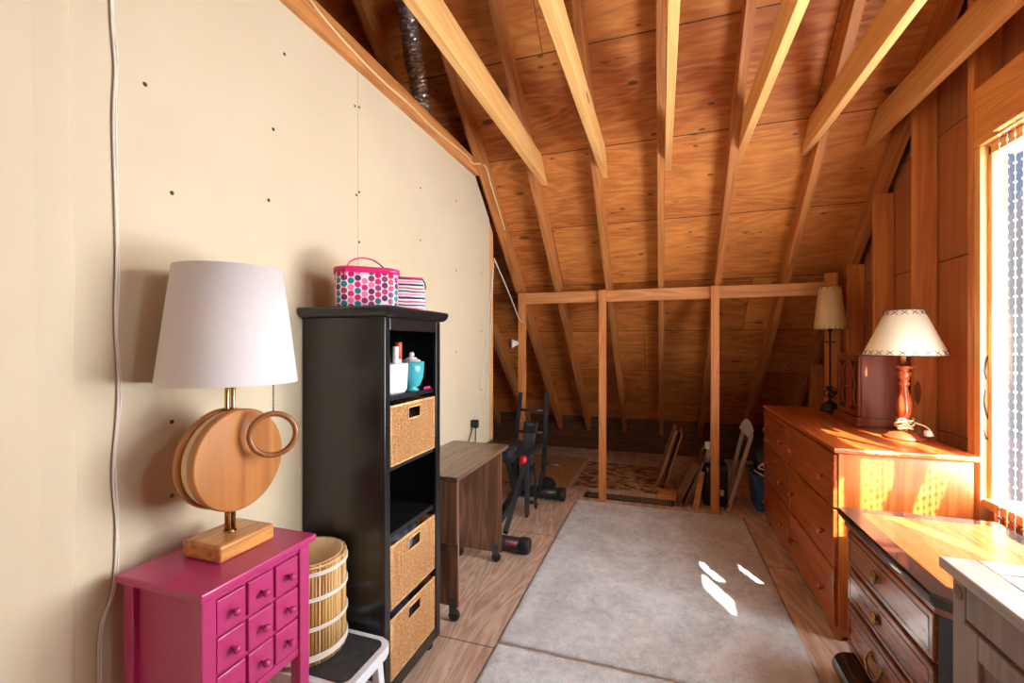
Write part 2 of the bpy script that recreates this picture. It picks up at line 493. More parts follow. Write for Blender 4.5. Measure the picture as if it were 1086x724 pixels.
bm = B(); bx(bm, -3.3, 1.5, 5.80, 5.9, 0, roof(5.8)+.02)
struct('wall_back', bm, M['shaded_wood'])

# partition: drywall with its top cut to the rafter
bm = B()
yend = 3.37; yc = 3.95-(2.60-1.845)/MS
prism(bm, [(-4.1, 0), (yend, 0), (yend, under(yend)), (yc, 2.60), (-4.1, 2.60)], WX-.015, WX, 'x')
nf = len(bm.faces)
# hollow dents and screw heads
scr = [(.66, 2.07), (.66, 1.60), (.66, 1.05), (.66, .53), (.83, 2.05), (.90, 1.78), (.90, 1.47), (.90, 1.13), (.90, .92), (1.30, 2.42), (1.25, 2.12), (1.23, 1.86),
       (1.73, 2.44), (1.70, 2.43), (1.73, 2.05), (1.71, 2.03), (1.73, 1.82), (1.75, 1.60), (2.28, 2.25), (2.28, 1.95), (2.28, 1.68), (2.28, 1.40), (2.75, 2.32), (2.75, 1.85), (2.75, 1.30), (3.2, 1.9), (3.2, 1.45), (3.2, 1.0)]
for y, z in scr:
    lathe(bm, [(.0062, WX), (.0055, WX+.0012), (.0018, WX+.0008)], (0, y, z), 10, 'x')
fs = list(bm.faces)
for f in fs[nf:]: f.material_index = 1
# taped seam standing slightly proud of the board
pts = [(.655, 2.6), (.66, 2.2), (.664, 1.75), (.672, 1.5), (.668, 1.35), (.676, 1.05), (.672, .8), (.67, .4), (.67, 0)]
L_ = []; 
for i, (y, z) in enumerate(pts):
    L_.append([bm.verts.new((WX+d, y+o, z)) for o, d in ((-.06, .0), (-.03, .003), (-.004, .0045), (.004, .0035), (.007, .0))])
for a, b in zip(L_, L_[1:]):
    for k in range(4): bm.faces.new((a[k], a[k+1], b[k+1], b[k])).smooth = True
struct('wall_left', bm, [M['drywall'], M['screw']])
bm = B(); bx(bm, -3.3, -3.2, -4.1, 5.9, 0, 5.3); struct('wall_outer', bm, M['ply'])

# gable wall: sheathing boards with two window openings
W1 = (1.02, 2.425, .67, 2.18); WO = (.98, 2.513, .66, 2.19); W2 = (.32, .70, 2.08, 2.66)
bm = B(); g = .003
def sheet(y0, y1, z0, z1):
    bx(bm, GX, GX+.02, y0+g, y1-g, z0+g, z1-g, .002, 1)
for y0, y1 in ((-4.1, W2[0]), (W2[1], WO[0]), (WO[1], 2.96), (2.96, 3.42), (3.42, 3.87), (3.87, 4.7), (4.7, 5.9)):
    zz = [0, 1.22+.0, 1.78, 3.0, 5.2] if y0 > 2 else [0, 2.2, 5.2]
    zt = max(.2, roof((y0+y1)/2)+.4) if y0 > 1 else 5.2
    if 2.3 < y0 < 4: zz = [0, .9, 1.78, 2.44, 5.2]
    for a, b in zip(zz, zz[1:]):
        sheet(y0, y1, a, b)
for W in (WO, W2):
    sheet(W[0], W[1], 0, W[2]); sheet(W[0], W[1], W[3], 3.0); sheet(W[0], W[1], 3.0, 5.2)
bx(bm, GX+.02, GX+.03, -4.1, W2[0], 0, 5.2); bx(bm, GX+.02, GX+.03, W2[1], WO[0], 0, 5.2); bx(bm, GX+.02, GX+.03, WO[1], 5.9, 0, 5.2)
for W in (WO, W2):
    bx(bm, GX+.02, GX+.03, W[0], W[1], 0, W[2]); bx(bm, GX+.02, GX+.03, W[0], W[1], W[3], 5.2)
struct('wall_right', bm, M['sheath'])

def window(name, W, rails):
    y0, y1, z0, z1 = W
    bm = B()
    x0, x1 = GX-.075, GX+.025
    bx(bm, x0, x1, y0-.005, y0+.025, z0, z1, .003); bx(bm, x0, GX-.035, y1-.018, y1+.005, z0, z1, .003)
    bx(bm, x0, x1, y0, y1+.003, z1-.035, z1+.008, .003); bx(bm, x0-.02, x1, y0, y1+.003, z0-.008, z0+.03, .003)
    for a, b in rails: bx(bm, GX-.055, GX-.025, y0+.03, y1-.03, a, b, .003)
    if y1-y0 > .7: 
        for yy in (1.72,): bx(bm, GX-.055, GX-.025, yy-.02, yy+.02, z0+.03, z1-.03, .003)
    f = struct(name, bm, M['stud_pale'])
    bm = B(); bx(bm, GX-.050, GX-.046, y0+.02, y1-.015, z0+.03, z1-.03)
    obj('pane', bm, M['glass'], f)
window('window_1', W1, [])
window('sun_patch_window', W2, [])  # unseen window, added and sized to throw the sun patch on the rug

# wall behind the camera and the added fill-light skylight in the far slope
bm = B(); bx(bm, -3.3, 1.55, -4.2, -4.1, 0, rear(-4.1)+.02); struct('wall_front', bm, M['sheath'])
bm = B()
def sk(x0, x1, ya, yb):
    prism(bm, [(ya, rear(ya)-.02), (yb, rear(yb)-.02), (yb, rear(yb)+.08), (ya, rear(ya)+.08)], x0, x1, 'x')
sk(SK[0], SK[0]+.05, SK[2], SK[3]); sk(SK[1]-.05, SK[1], SK[2], SK[3]); sk(SK[0]+.05, SK[1]-.05, SK[2], SK[2]+.05); sk(SK[0]+.05, SK[1]-.05, SK[3]-.05, SK[3]); sk(-.02, .02, SK[2]+.05, SK[3]-.05)
f = struct('added_skylight', bm, M['stud_pale'])  # unseen skylight, added to fill the room with light
bm = B(); prism(bm, [(SK[2]+.04, rear(SK[2]+.04)+.03), (SK[3]-.04, rear(SK[3]-.04)+.03), (SK[3]-.04, rear(SK[3]-.04)+.034), (SK[2]+.04, rear(SK[2]+.04)+.034)], SK[0]+.04, SK[1]-.04, 'x'); obj('pane', bm, M['glass'], f)

# ------------------------------------------------------------------ roof timbers
def slope_beam(x0, x1, ya, yb, dz, th):
    bm = B(); prism(bm, [(ya, roof(ya)-.002-dz), (yb, roof(yb)-.002-dz), (yb, roof(yb)-.002-dz-th), (ya, roof(ya)-.002-dz-th)], x0, x1, 'x'); return bm
RAF = [(-2.13, 'faint rafter low in the dark corner, left of the left kneewall post'), (-1.70, 'orange rafter glimpsed above the partition behind the foil duct'),
       (-1.265, 'dark orange rafter running down along the end of the cream partition'), (-.895, 'roof rafter bolted beside the first pale tie from the partition'),
       (-.44, 'roof rafter beside the second pale tie, just left of the middle rafter'), (-.005, 'middle roof rafter that runs straight down the picture'),
       (.43, 'roof rafter passing close above the right-hand kneewall post'), (.915, 'roof rafter between the dark sheathing and the gable, ending near the bin'),
       (1.33, 'end rafter tight against the right gable studs')]
for i, (x, lab) in enumerate(RAF):
    w = .024
    if x > 1.2: x0, x1 = 1.30, 1.345
    else: x0, x1 = x-w, x+w
    bm = slope_beam(x0, x1, RIDGE+.02, 5.799, 0, .183)
    single('rafter', lab, 'rafter', bm, M['rafter'], (x, 3, roof(3)), 'sloping roof rafters')
TIE = [(-.895+.0245, 'pale ceiling tie nearest the cream partition, crossing over the foil duct'), (-.44+.0245, 'pale ceiling tie second from the partition, pointing down at the kneewall post'),
       (.0195, 'pale ceiling tie seen end-on in the middle of the roof'), (.4545, 'pale ceiling tie just right of the middle one, with a shaded left face'),
       (.915-.0665, 'wide-looking ceiling tie third from the right gable'), (1.19, 'brown ceiling tie closest to the right gable studs')]
for x, lab in TIE:
    zb, zt = 2.565, 2.725
    yb = 3.95-(zb-2.03)/MS-.006; yt = 3.95-(zt-2.03)/MS-.006
    bm = B(); prism(bm, [(-2.35, zb), (yb, zb), (yt, zt), (-2.15, zt)], x, x+.042, 'x')
    bmesh.ops.bevel(bm, geom=list(bm.edges), offset=.002, segments=1, affect='EDGES')
    single('ceiling_tie', lab, 'ceiling tie', bm, M['tie'], (x, 2.5, 2.6), 'horizontal ceiling ties')
# plate along the top of the partition
bm = B()
zb, zt = 2.602, 2.70
prism(bm, [(-2.40, zb), (3.95-(zb-1.845)/MS-.004, zb), (3.95-(zt-1.845)/MS-.004, zt), (-2.24, zt)], WX-.03, -1.29, 'x')
single('wall_plate', 'orange timber plate running along the top edge of the cream partition', 'timber plate', bm, M['plate'], (-1.3, 2, 2.65))
# end stud of the partition
bm = B(); prism(bm, [(yend+.002, .002), (yend+.092, .002), (yend+.092, under(yend+.092)-.003), (yend+.002, under(yend)-.003)], WX-.05, WX-.004, 'x')
single('partition_stud', 'pale upright stud closing the far end of the cream partition', 'stud', bm, M['stud_pale'], (WX-.03, yend+.05, 0))

# kneewall: posts and beam
KT = 1.818
for x, w, lab in ((-1.215, .034, 'thin upright post at the left end of the kneewall, behind the exercise machine'), (-.487, .031, 'upright wooden post standing at the far left corner of the rug'), (.403, .031, 'upright wooden post between the leaning frames and the pale stand'), (1.2, .031, 'kneewall post at the right end, half hidden behind the cream-shaded lamp')):
    bm = B(); bx(bm, x-w, x+w, 3.905, 3.943, .001, KT, .002, 1)
    if x > 1: 
        bm.free(); bm = B(); bx(bm, 1.17, 1.25, 3.95, 3.985, .001, KT+.07, .002, 1)
    single('kneewall_post', lab, 'post', bm, M['stud'], (x, 3.93, 0), 'kneewall posts')
bm = B(); bx(bm, -1.25, 1.165, 3.945, 3.980, 1.720, 1.818, .002, 1)
single('kneewall_beam', 'horizontal timber beam across the kneewall posts under the rafters', 'beam', bm, M['beam'], (0, 3.96, 1.77))

# gable studs
def stud(y0, y1, lab, mat='stud', z1=None, x0=SX, x1=GX-.002):
    bm = B(); za = min(z1 or 99, under(y0)-.004 if x0 < 1.30 else 99); zb_ = min(z1 or 99, under(y1)-.004)
    prism(bm, [(y0, .002), (y1, .002), (y1, zb_), (y0, za)], x0, x1, 'x')
    bmesh.ops.bevel(bm, geom=list(bm.edges), offset=.002, segments=1, affect='EDGES')
    single('wall_stud', lab, 'stud', bm, M[mat], (x0+.04, y0, 0), 'gable wall studs')
stud(4.72, 4.76, 'short dark stud farthest back on the right gable wall, beyond the kneewall')
stud(4.29, 4.33, 'short gable stud just beyond the kneewall beam, left of the cream-shaded lamp pole')
stud(3.85, 3.89, 'gable stud rising right behind the cream-shaded lamp')
stud(3.42, 3.46, 'gable stud rising behind the dark cherry box on the dresser')
stud(2.95, 2.99, 'broad gable stud directly behind the white laced lampshade')
stud(2.475, 2.515, 'gable stud carrying the left end of the window header')
js = None
bm = B(); bx(bm, SX, GX-.052, 2.432, 2.472, .002, 2.19, .003)
js = single('jack_stud', 'bright stud under the window header, left of the bead curtain, with black marks', 'stud', bm, M['stud_pale'], (SX, 2.45, 0))
bm = B()
def stroke(pts, w):
    P_ = catmull(pts, 5); n = len(P_)
    a = []; b = []
    for i, p in enumerate(P_):
        d = (P_[min(i+1, n-1)]-P_[max(i-1, 0)]).normalized(); q = Vector((-d.y, d.x, 0)) if False else Vector((d.z*-1, 0, d.x))
        ww = w*(.35+.65*math.sin(PI*(i+.5)/n))
        a.append(bm.verts.new(p+q*ww)); b.append(bm.verts.new(p-q*ww))
    for i in range(n-1): bm.faces.new((a[i], a[i+1], b[i+1], b[i]))
ym = 2.4312
stroke([(1.300, ym, 1.20), (1.294, ym, 1.24), (1.302, ym, 1.29), (1.316, ym, 1.31)], .005)
stroke([(1.296, ym, 1.16), (1.293, ym, 1.10), (1.305, ym, 1.04), (1.322, ym, 1.02)], .004)
stroke([(1.316, ym, 1.18), (1.310, ym, 1.12), (1.318, ym, 1.08)], .0035)
stroke([(1.292, ym, .99), (1.300, ym, .95), (1.312, ym, .965)], .0035)
obj('painted_mark', bm, M['screw'], js)
bm = B(); bx(bm, SX, GX-.052, .80, .84, .002, 2.19, .003)
single('jack_stud', 'stud at the near side of the bead curtain, outside the picture', 'stud', bm, M['stud_pale'], (SX, .82, 0))
bm = B(); bx(bm, SX-.002, GX-.01, .965, 2.472, 2.192, 2.445, .004)
single('window_header', 'thick timber header above the bead curtain window', 'header', bm, M['header'], (SX, 1.6, 2.2))
# short stub timber in the upper gable corner
for y0, y1, z0, z1, lab in ((2.475, 2.515, 2.45, 3.0, ''),): pass

# ------------------------------------------------------------------ bead curtain
t = thing('bead_curtain', 'curtain of hanging bead strands in front of the bright right window', 'bead curtain', (1.262, 1.8, 2.18))
bm = B(); bx(bm, 1.250, 1.274,   .93, 2.305, 2.198, 2.222, .003); obj('rod', bm, M['plank'], t)
yy = 2.285; i = 0
BM = ['bead_grey', 'bead_amber', 'bead_pink', 'bead_amber', 'bead_white', 'bead_grey']
while yy > .95:
    bm = B(); z = 2.198
    tube(bm, [(1.262, yy, 2.199), (1.262, yy, .36)], .0011, 5)
    k = 0
    nup = []
    while z > .38:
        big = (k % 2 == 0)
        r = .0066 if big else .0040
        ball(bm, (1.262, yy, z-.02), r, 8, .8 if big else 1.7)
        z -= .038 if big else .034
        k += 1
    for f in bm.faces:
        f.material_index = 1 if f.calc_center_median().z < .72 else 0  # beads above the sill whitened to imitate backlight from the window
    obj('bead_strand', bm, [M['bead_white'], M[BM[i % len(BM)]]], t)
    yy -= .0415; i += 1

# ------------------------------------------------------------------ unseen boards added outside the window to shape the sun
t = thing('sun_shaping_boards', 'white slanted boards added outside the bead curtain window to shape the sun', 'sun-blocking boards', (1.6, 1.6, 1.2))
bm = B(); bar(bm, (1.60, .75, 1.76), (1.60, 2.42, 2.68), .03, .225, (0, 0, 1), .003); obj('board', bm, M['white_plastic'], t)
bm = B(); bar(bm, (1.60, .75, 1.07), (1.60, 2.42, 1.99), .03, .33, (0, 0, 1), .003); obj('board', bm, M['white_plastic'], t)
bm = B(); bx(bm, 1.585, 1.615, 1.44, 2.05, 2.44, 3.05, .003); obj('panel', bm, M['white_plastic'], t)  # unseen panel added to keep the sun off the lampshade
for y in (.78, 2.40):
    bm = B(); bx(bm, 1.615, 1.66, y-.025, y+.025, -1.2, 2.9, .003); bx(bm, 1.445, 1.615, y-.02, y+.02, .30, .34, .003); obj('post', bm, M['white_plastic'], t)

t = thing('backdrop_house', 'grey house with a pale gable, added as dark backdrop behind the bead curtain', 'house', (5.5, 9, -3))  # house added outside, kept dark so the beads stand out
bm = B(); bx(bm, 6.9, 9.0, 9.6, 15.5, -3, 7.5, .01); slate = plain('slate_siding', (26, 31, 38), 1.0); slate.node_tree.nodes['Principled BSDF'].inputs['Specular IOR Level'].default_value = 0
obj('wall', bm, slate, t)
bm = B(); prism(bm, [(6.0, -3), (9.0, -3), (9.0, .2), (7.24, 2.53), (6.84, 3.27), (6.3, 4.2), (6.0, 4.2)], 4.0, 4.1, 'x'); gab = plain('darkened_gable', (38, 39, 41), 1.0); gab.node_tree.nodes['Principled BSDF'].inputs['Specular IOR Level'].default_value = 0  # gable toned dark to stop the strong sky bleaching it
obj('gable', bm, gab, t)
bm = B(); bx(bm, 4.1, 6.88, 9.2, 9.55, -3, .9, .01); obj('side_wall', bm, M['white_plastic'], t)

# ------------------------------------------------------------------ rugs
def rug(name, label, x0, x1, y0, y1, loc, h=.014):
    bm = B(); nx, ny = int((x1-x0)/.016), int((y1-y0)/.016)
    G = [[None]*(ny+1) for _ in range(nx+1)]
    for a in range(nx+1):
        for b in range(ny+1):
            e = min(a, nx-a, b, ny-b)
            zz = h+R.uniform(-.0018, .0018) if e > 1 else (h*.72 if e == 1 else 0.001)
            jx = R.uniform(-.002, .002) if e == 0 else 0
            G[a][b] = bm.verts.new((x0+(x1-x0)*a/nx+jx, y0+(y1-y0)*b/ny+jx, zz))
    for a in range(nx):
        for b in range(ny):
            bm.faces.new((G[a][b], G[a+1][b], G[a+1][b+1], G[a][b+1])).smooth = True
    ring = [G[a][0] for a in range(nx+1)]+[G[nx][b] for b in range(1, ny+1)]+[G[a][ny] for a in range(nx-1, -1, -1)]+[G[0][b] for b in range(ny-1, 0, -1)]
    bm.faces.new(ring[::-1])
    single(name, label, 'rug', bm, M['rug'], loc)
rug('area_rug', 'large pale grey rug covering the middle of the attic floor', -.71, .605, 1.905, 3.862, (0, 2.9, 0))
rug('area_rug', 'near grey rug cut off by the bottom edge of the picture', -.71, .56, .35, 1.895, (0, 1.1, 0))

# ------------------------------------------------------------------ magenta cabinet
t = thing('apothecary_cabinet', 'magenta nine-drawer cabinet on legs carrying the big wooden disc lamp', 'cabinet', (-1.13, .91, 0))
X0, X1, Y0, Y1 = -1.268, -1.0, .748, 1.078
zb = .445
bm = B(); bx(bm, X0-.012, X1+.015, Y0-.013, Y1+.013, .762, .782, .004); obj('top', bm, M['magenta'], t)
bm = B()
for x in (X0, X1-.038):
    for y in (Y0, Y1-.04):
        pass
# carcass: recessed side panels, rails, back
bx(bm, X0+.006, X1-.014, Y0+.012, Y1-.012, zb, .762)
bx(bm, X1-.03, X1-.006, Y0+.03, Y1-.03, zb-.002, zb+.02, .002); bx(bm, X1-.03, X1-.006, Y0+.03, Y1-.03, .742, .762, .002)
obj('carcass', bm, M['magenta'], t)
for x in (X0, X1-.036):
    for y in (Y0, Y1-.036):
        bm = B(); bx(bm, x, x+.036, y, y+.036, .001, .762, .003); obj('leg', bm, M['magenta'], t)
cw = (Y1-Y0-.072)/3; rh = (.742-zb-.02)/3
for r in range(3):
    for c in range(3):
        y0 = Y0+.036+c*cw; z0 = zb+.02+r*rh
        bm = B(); bx(bm, X1-.02, X1-.004, y0+.004, y0+cw-.004, z0+.004, z0+rh-.004, .0025)
        d = obj('drawer', bm, M['magenta'], t)
        bm = B(); lathe(bm, [(.004, X1-.006), (.004, X1+.004), (.0085, X1+.009), (.0105, X1+.014), (.009, X1+.019), (.004, X1+.022), (.0001, X1+.0225)], (0, y0+cw/2, z0+rh/2), 16, 'x')
        obj('knob', bm, M['magenta'], d)

# ------------------------------------------------------------------ disc lamp
lx, ly, lz = -1.148, .94, .782
t = thing('table_lamp', 'large lamp with white drum shade and stacked oak discs on magenta cabinet', 'lamp', (lx, ly, lz))
bm = B(); bx(bm, lx-.07, lx+.07, ly-.085, ly+.085, lz+.0005, lz+.045, .007, 3); obj('base', bm, M['oak'], t, label='square oak block')
bm = B()
for dy in (-.009, .009): lathe(bm, [(.0065, lz+.04), (.0065, 1.50)], (lx, ly+dy, 0), 14)
lathe(bm, [(.016, lz+.045), (.016, lz+.049), (.009, lz+.052)], (lx, ly, 0), 18)
obj('pole', bm, M['brass'], t)
dz = 1.032
def disc(name, x0, x1, r, mat, dy=0, **k):
    bm = B(); e = .004
    lathe(bm, [(r-e, x0), (r, x0+e), (r, x1-e), (r-e, x1)], (0, ly+dy, dz), 64, 'x'); obj(name, bm, M[mat], t, **k)
disc('front_disc', lx+.020, lx+.046, .139, 'oak_disc')
disc('middle_disc', lx-.008, lx+.0185, .133, 'cream_ring')
disc('rear_disc', lx-.031, lx-.009, .139, 'oak_disc')
bm = B()
n = 64
def shell(bm, prof, c, n=64):
    lathe(bm, prof, c, n, 'z', False, False)
shell(bm, [(.171, 1.243), (.133, 1.560), (.1315, 1.560), (.1695, 1.243), (.171, 1.243)], (lx, ly, 0)); obj('lamp_shade', bm, M['shade_white'], t)
bm = B()
for a in range(3):
    q = 2*PI*a/3; tube(bm, [(lx, ly, 1.50), (lx+.134*math.cos(q), ly+.134*math.sin(q), 1.545)], .002, 6)
lathe(bm, [(.017, 1.42), (.017, 1.49), (.012, 1.5)], (lx, ly, 0), 14)
obj('shade_frame', bm, M['brass'], t)
bm = B(); lathe(bm, [(.012, 1.38), (.03, 1.40), (.034, 1.43), (.02, 1.455), (.014, 1.46)], (lx, ly, 0), 16)
cx_, cy_ = lx+.108, ly+.045
rz = 1.096
bm.free(); bm = B()
z = 1.45
tube(bm, [(cx_, cy_, 1.43), (cx_, cy_, rz+.058)], .0009, 6)
while z > rz+.06:
    ball(bm, (cx_, cy_, z), .0026, 6); z -= .0068
ch = obj('pull_chain', bm, M['black_metal'], t)
bm = B(); pts = []
ang = math.radians(-36)
for k in range(56):
    a = 2*PI*k/56; pts.append((cx_+.058*math.sin(a)*math.sin(ang)*-1, cy_+.058*math.sin(a)*math.cos(ang), rz+.058*math.cos(a)))
tube(bm, pts, .0082, 12, False, True); obj('pull_ring', bm, M['ring_wood'], ch)
bm = B(); tube(bm, catmull([(lx-.02, ly+.085, lz+.012), (lx-.03, ly+.115, lz+.022), (lx-.06, ly+.13, lz+.006), (lx-.11, ly+.15, lz+.005)]), .0028, 8); obj('cord', bm, M['black_plastic'], t)

# ------------------------------------------------------------------ reed basket on step stool
t = thing('step_stool', 'white step stool with black ribbed tread under the reed basket', 'step stool', (-1.04, 1.22, 0))
S0, S1, T0, T1, sz = -1.27, -.893, 1.11, 1.362, .312
def rr(x0, x1, y0, y1, r, n=6):
    p = []
    for cx, cy, a0 in ((x1-r, y1-r, 0), (x0+r, y1-r, 90), (x0+r, y0+r, 180), (x1-r, y0+r, 270)):
        for k in range(n+1):
            a = math.radians(a0+90*k/n); p.append((cx+r*math.cos(a), cy+r*math.sin(a)))
    return p
bm = B(); prism(bm, rr(S0, S1, T0, T1, .045), sz-.035, sz, 'z')
bmesh.ops.bevel(bm, geom=[e for e in bm.edges if abs(e.verts[0].co.z-e.verts[1].co.z) < 1e-5], offset=.004, segments=2, affect='EDGES'); obj('seat', bm, M['white_plastic'], t)
bm = B(); prism(bm, rr(S0+.022, S1-.022, T0+.022, T1-.022, .03), sz-.01, sz+.003, 'z'); obj('tread', bm, M['tread'], t)
for x, sx in ((S0+.05, -1), (S1-.05, 1)):
    for y, sy in ((T0+.035, -1), (T1-.035, 1)):
        bm = B(); bar(bm, (x, y, sz-.03), (x+sx*.03, y+sy*.0, .001), .03, .03, (0, 1, 0), .005); obj('leg', bm, M['white_plastic'], t)
bm = B(); bar(bm, (S0+.04, T0+.035, .15), (S1-.04, T0+.035, .15), .02, .03); bar(bm, (S0+.04, T1-.035, .15), (S1-.04, T1-.035, .15), .02, .03); obj('stretcher', bm, M['white_plastic'], t)

bx_, by_, bz_ = -1.156, 1.236, sz+.0035
t = thing('reed_basket', 'round basket of upright golden reeds bound with pale bands, on the step stool', 'basket', (bx_, by_, bz_))
bm = B(); n = 72; rad = .120; H_ = .326
for k in range(n):
    a = 2*PI*k/n; r = rad+R.uniform(-.0008, .0008)
    lathe(bm, [(.0062, bz_+.004), (.0062, bz_+H_-.004)], (bx_+r*math.cos(a), by_+r*math.sin(a), 0), 6)
obj('reed_wall', bm, M['reed'], t)
bm = B(); shell(bm, [(rad-.004, bz_+.003), (rad-.004, bz_+H_-.003), (rad-.010, bz_+H_-.003), (rad-.010, bz_+.003), (rad-.004, bz_+.003)], (bx_, by_, 0), 48)
lathe(bm, [(.001, bz_+.001), (rad-.004, bz_+.001), (rad-.004, bz_+.01), (.001, bz_+.01)], (bx_, by_, 0), 48); obj('lining', bm, M['cream_ring'], t)
for z, nn in ((.022, 3), (.118, 2), (.212, 2), (.292, 2), (.3155, 2)):
    bm = B()
    for q in range(nn):
        rr_ = rad+.0085 if z < .31 else rad+.001+.0035*q
        zz = bz_+z+q*.007 if z < .31 else bz_+z
        tube(bm, [(bx_+rr_*math.cos(2*PI*k/48), by_+rr_*math.sin(2*PI*k/48), zz) for k in range(48)], .0036, 6, False, True)
    obj('binding', bm, M['white_cord'] if z < .31 else M['wicker'], t)

# ------------------------------------------------------------------ tall black bookcase
t = thing('bookcase', 'tall narrow black bookcase with wicker baskets, against the cream wall', 'bookcase', (-1.13, 1.6, 0))
X0, X1, Y0, Y1 = WX+.006, -.945, 1.384, 1.805
bm = B()
bx(bm, X0, X1-.016, Y0, Y0+.02, .05, 1.45, .002); obj('side_panel', bm, M['espresso'], t)
bm = B(); bx(bm, X0, X1-.016, Y1-.02, Y1, .05, 1.45, .002); obj('side_panel', bm, M['espresso'], t)
bm = B(); bx(bm, X0, X0+.01, Y0+.02, Y1-.02, .05, 1.45); obj('back_panel', bm, M['espresso_in'], t)
bm = B()
bx(bm, X1-.016, X1, Y0-.002, Y0+.032, .05, 1.45, .003); bx(bm, X1-.016, X1, Y1-.036, Y1+.002, .05, 1.45, .003)
bx(bm, X1-.016, X1-.001, Y0+.032, Y1-.036, 1.402, 1.45, .003); bx(bm, X1-.016, X1-.001, Y0+.032, Y1-.036, .05, .10, .003)
obj('face_frame', bm, M['espresso'], t)
bm = B()
prof = [(.012, 1.45), (.020, 1.455), (.026, 1.464), (.030, 1.476), (.030, 1.484), (.024, 1.490)]
polys = [[(X0-.004, Y0-d), (X1+d, Y0-d), (X1+d, Y1+d), (X0-.004, Y1+d)] for d, z in prof]
rings = [[bm.verts.new((x, y, prof[i][1])) for x, y in p] for i, p in enumerate(polys)]
for a, b in zip(rings, rings[1:]):
    for k in range(4): bm.faces.new((a[k], a[(k+1) % 4], b[(k+1) % 4], b[k]))
bm.faces.new(rings[0][::-1]); bm.faces.new(rings[-1])
bmesh.ops.bevel(bm, geom=[e for e in bm.edges if abs(e.verts[0].co.z-e.verts[1].co.z) > 1e-4], offset=.006, segments=3, affect='EDGES')
obj('cornice', bm, M['espresso'], t)
for z in (1.138, .874, .622, .345, .082):
    bm = B(); bx(bm, X0+.01, X1-.017, Y0+.021, Y1-.021, z, z+.018, .0015); obj('shelf', bm, M['espresso_in'], t)
for x in (X0+.045, X1-.04):
    for y in (Y0+.035, Y1-.04):
        bm = B(); lathe(bm, [(.014, .001), (.022, .008), (.024, .02), (.018, .034), (.014, .038), (.02, .044), (.02, .0505)], (x, y, 0), 18); obj('foot', bm, M['espresso'], t)

def wicker_basket(name, label, y0, y1, z0, z1, x1, depth=.31):
    t = thing(name, label, 'basket', ((x1-depth/2), (y0+y1)/2, z0), 'wicker baskets in the bookcase')
    hole = (.36, .64, .72, .93)     # u0,u1,v0,v1 of the grip in the front
    def weave(P, W, Hh, hole=None):
        nu, nv = int(W/.0035), int(Hh/.0042)
        bm = B(); stake = .021
        grid = []
        for a in range(nu+1):
            col = []
            for b in range(nv+1):
                u, v = a/nu, b/nv
                s = math.sin(PI*u*W/stake)*(1 if b % 2 else -1)
                bul = .0026*s
                col.append(bm.verts.new(P(u, v, bul)))
            grid.append(col)
        for a in range(nu):
            for b in range(nv):
                u, v = (a+.5)/nu, (b+.5)/nv
                if hole and hole[0] < u < hole[1] and hole[2] < v < hole[3]: continue
                bm.faces.new((grid[a][b], grid[a+1][b], grid[a+1][b+1], grid[a][b+1]))
        bmesh.ops.solidify(bm, geom=list(bm.faces), thickness=.006)
        return bm
    W, Hh = y1-y0, z1-z0
    obj('front_panel', weave(lambda u, v, d: (x1-.004+d, y0+W*u, z0+.006+(Hh-.012)*v), W, Hh, hole), M['wicker'], t)
    bm = weave(lambda u, v, d: (x1-.004-depth*u, y0+.004-d, z0+.006+(Hh-.012)*v), depth, Hh); obj('side_panel', bm, M['wicker'], t)
    bm = weave(lambda u, v, d: (x1-.004-depth*u, y1-.004+d, z0+.006+(Hh-.012)*v), depth, Hh); obj('side_panel', bm, M['wicker'], t)
    bm = weave(lambda u, v, d: (x1-.004-depth+d, y0+W*u, z0+.006+(Hh-.012)*v), W, Hh); obj('back_panel', bm, M['wicker'], t)
    bm = B(); bx(bm, x1-depth, x1-.006, y0+.004, y1-.004, z0+.001, z0+.008); obj('base', bm, M['wicker'], t)
    bm = B()
    c = [(x1-.004, y0, 0), (x1-.004, y1, 0), (x1-.004-depth, y1, 0), (x1-.004-depth, y0, 0)]
    for z in (z1-.004,): tube(bm, [(p[0], p[1], z) for p in c], .0045, 8, False, True)
    tube(bm, [(x1-.003, y0+.002, z0+.005), (x1-.003, y1-.002, z0+.005)], .004, 8)
    for y in (y0+.003, y1-.003): tube(bm, [(x1-.003, y, z0+.005), (x1-.003, y, z1-.004)], .004, 8)
    obj('rim', bm, M['wicker'], t)
    bm = B(); zz0, zz1 = z0+.006+(Hh-.012)*hole[2], z0+.006+(Hh-.012)*hole[3]
    tube(bm, [(x1-.002, y0+W*hole[0], zz0), (x1-.002, y0+W*hole[1], zz0), (x1-.002, y0+W*hole[1], zz1), (x1-.002, y0+W*hole[0], zz1)], .0035, 8, False, True)
    obj('grip', bm, M['wicker'], t)
    return t
ya, yb = 1.424, 1.759
wicker_basket('wicker_basket', 'upper wicker basket, on the shelf below the teal cup', ya, yb, .8935, 1.122, -.947)
wicker_basket('wicker_basket', 'middle wicker basket, just below the empty shelf of the bookcase', ya, yb, .3645, .602, -.947)
wicker_basket('wicker_basket', 'lowest wicker basket, at the foot of the bookcase', ya, yb, .1015, .330, -.947)
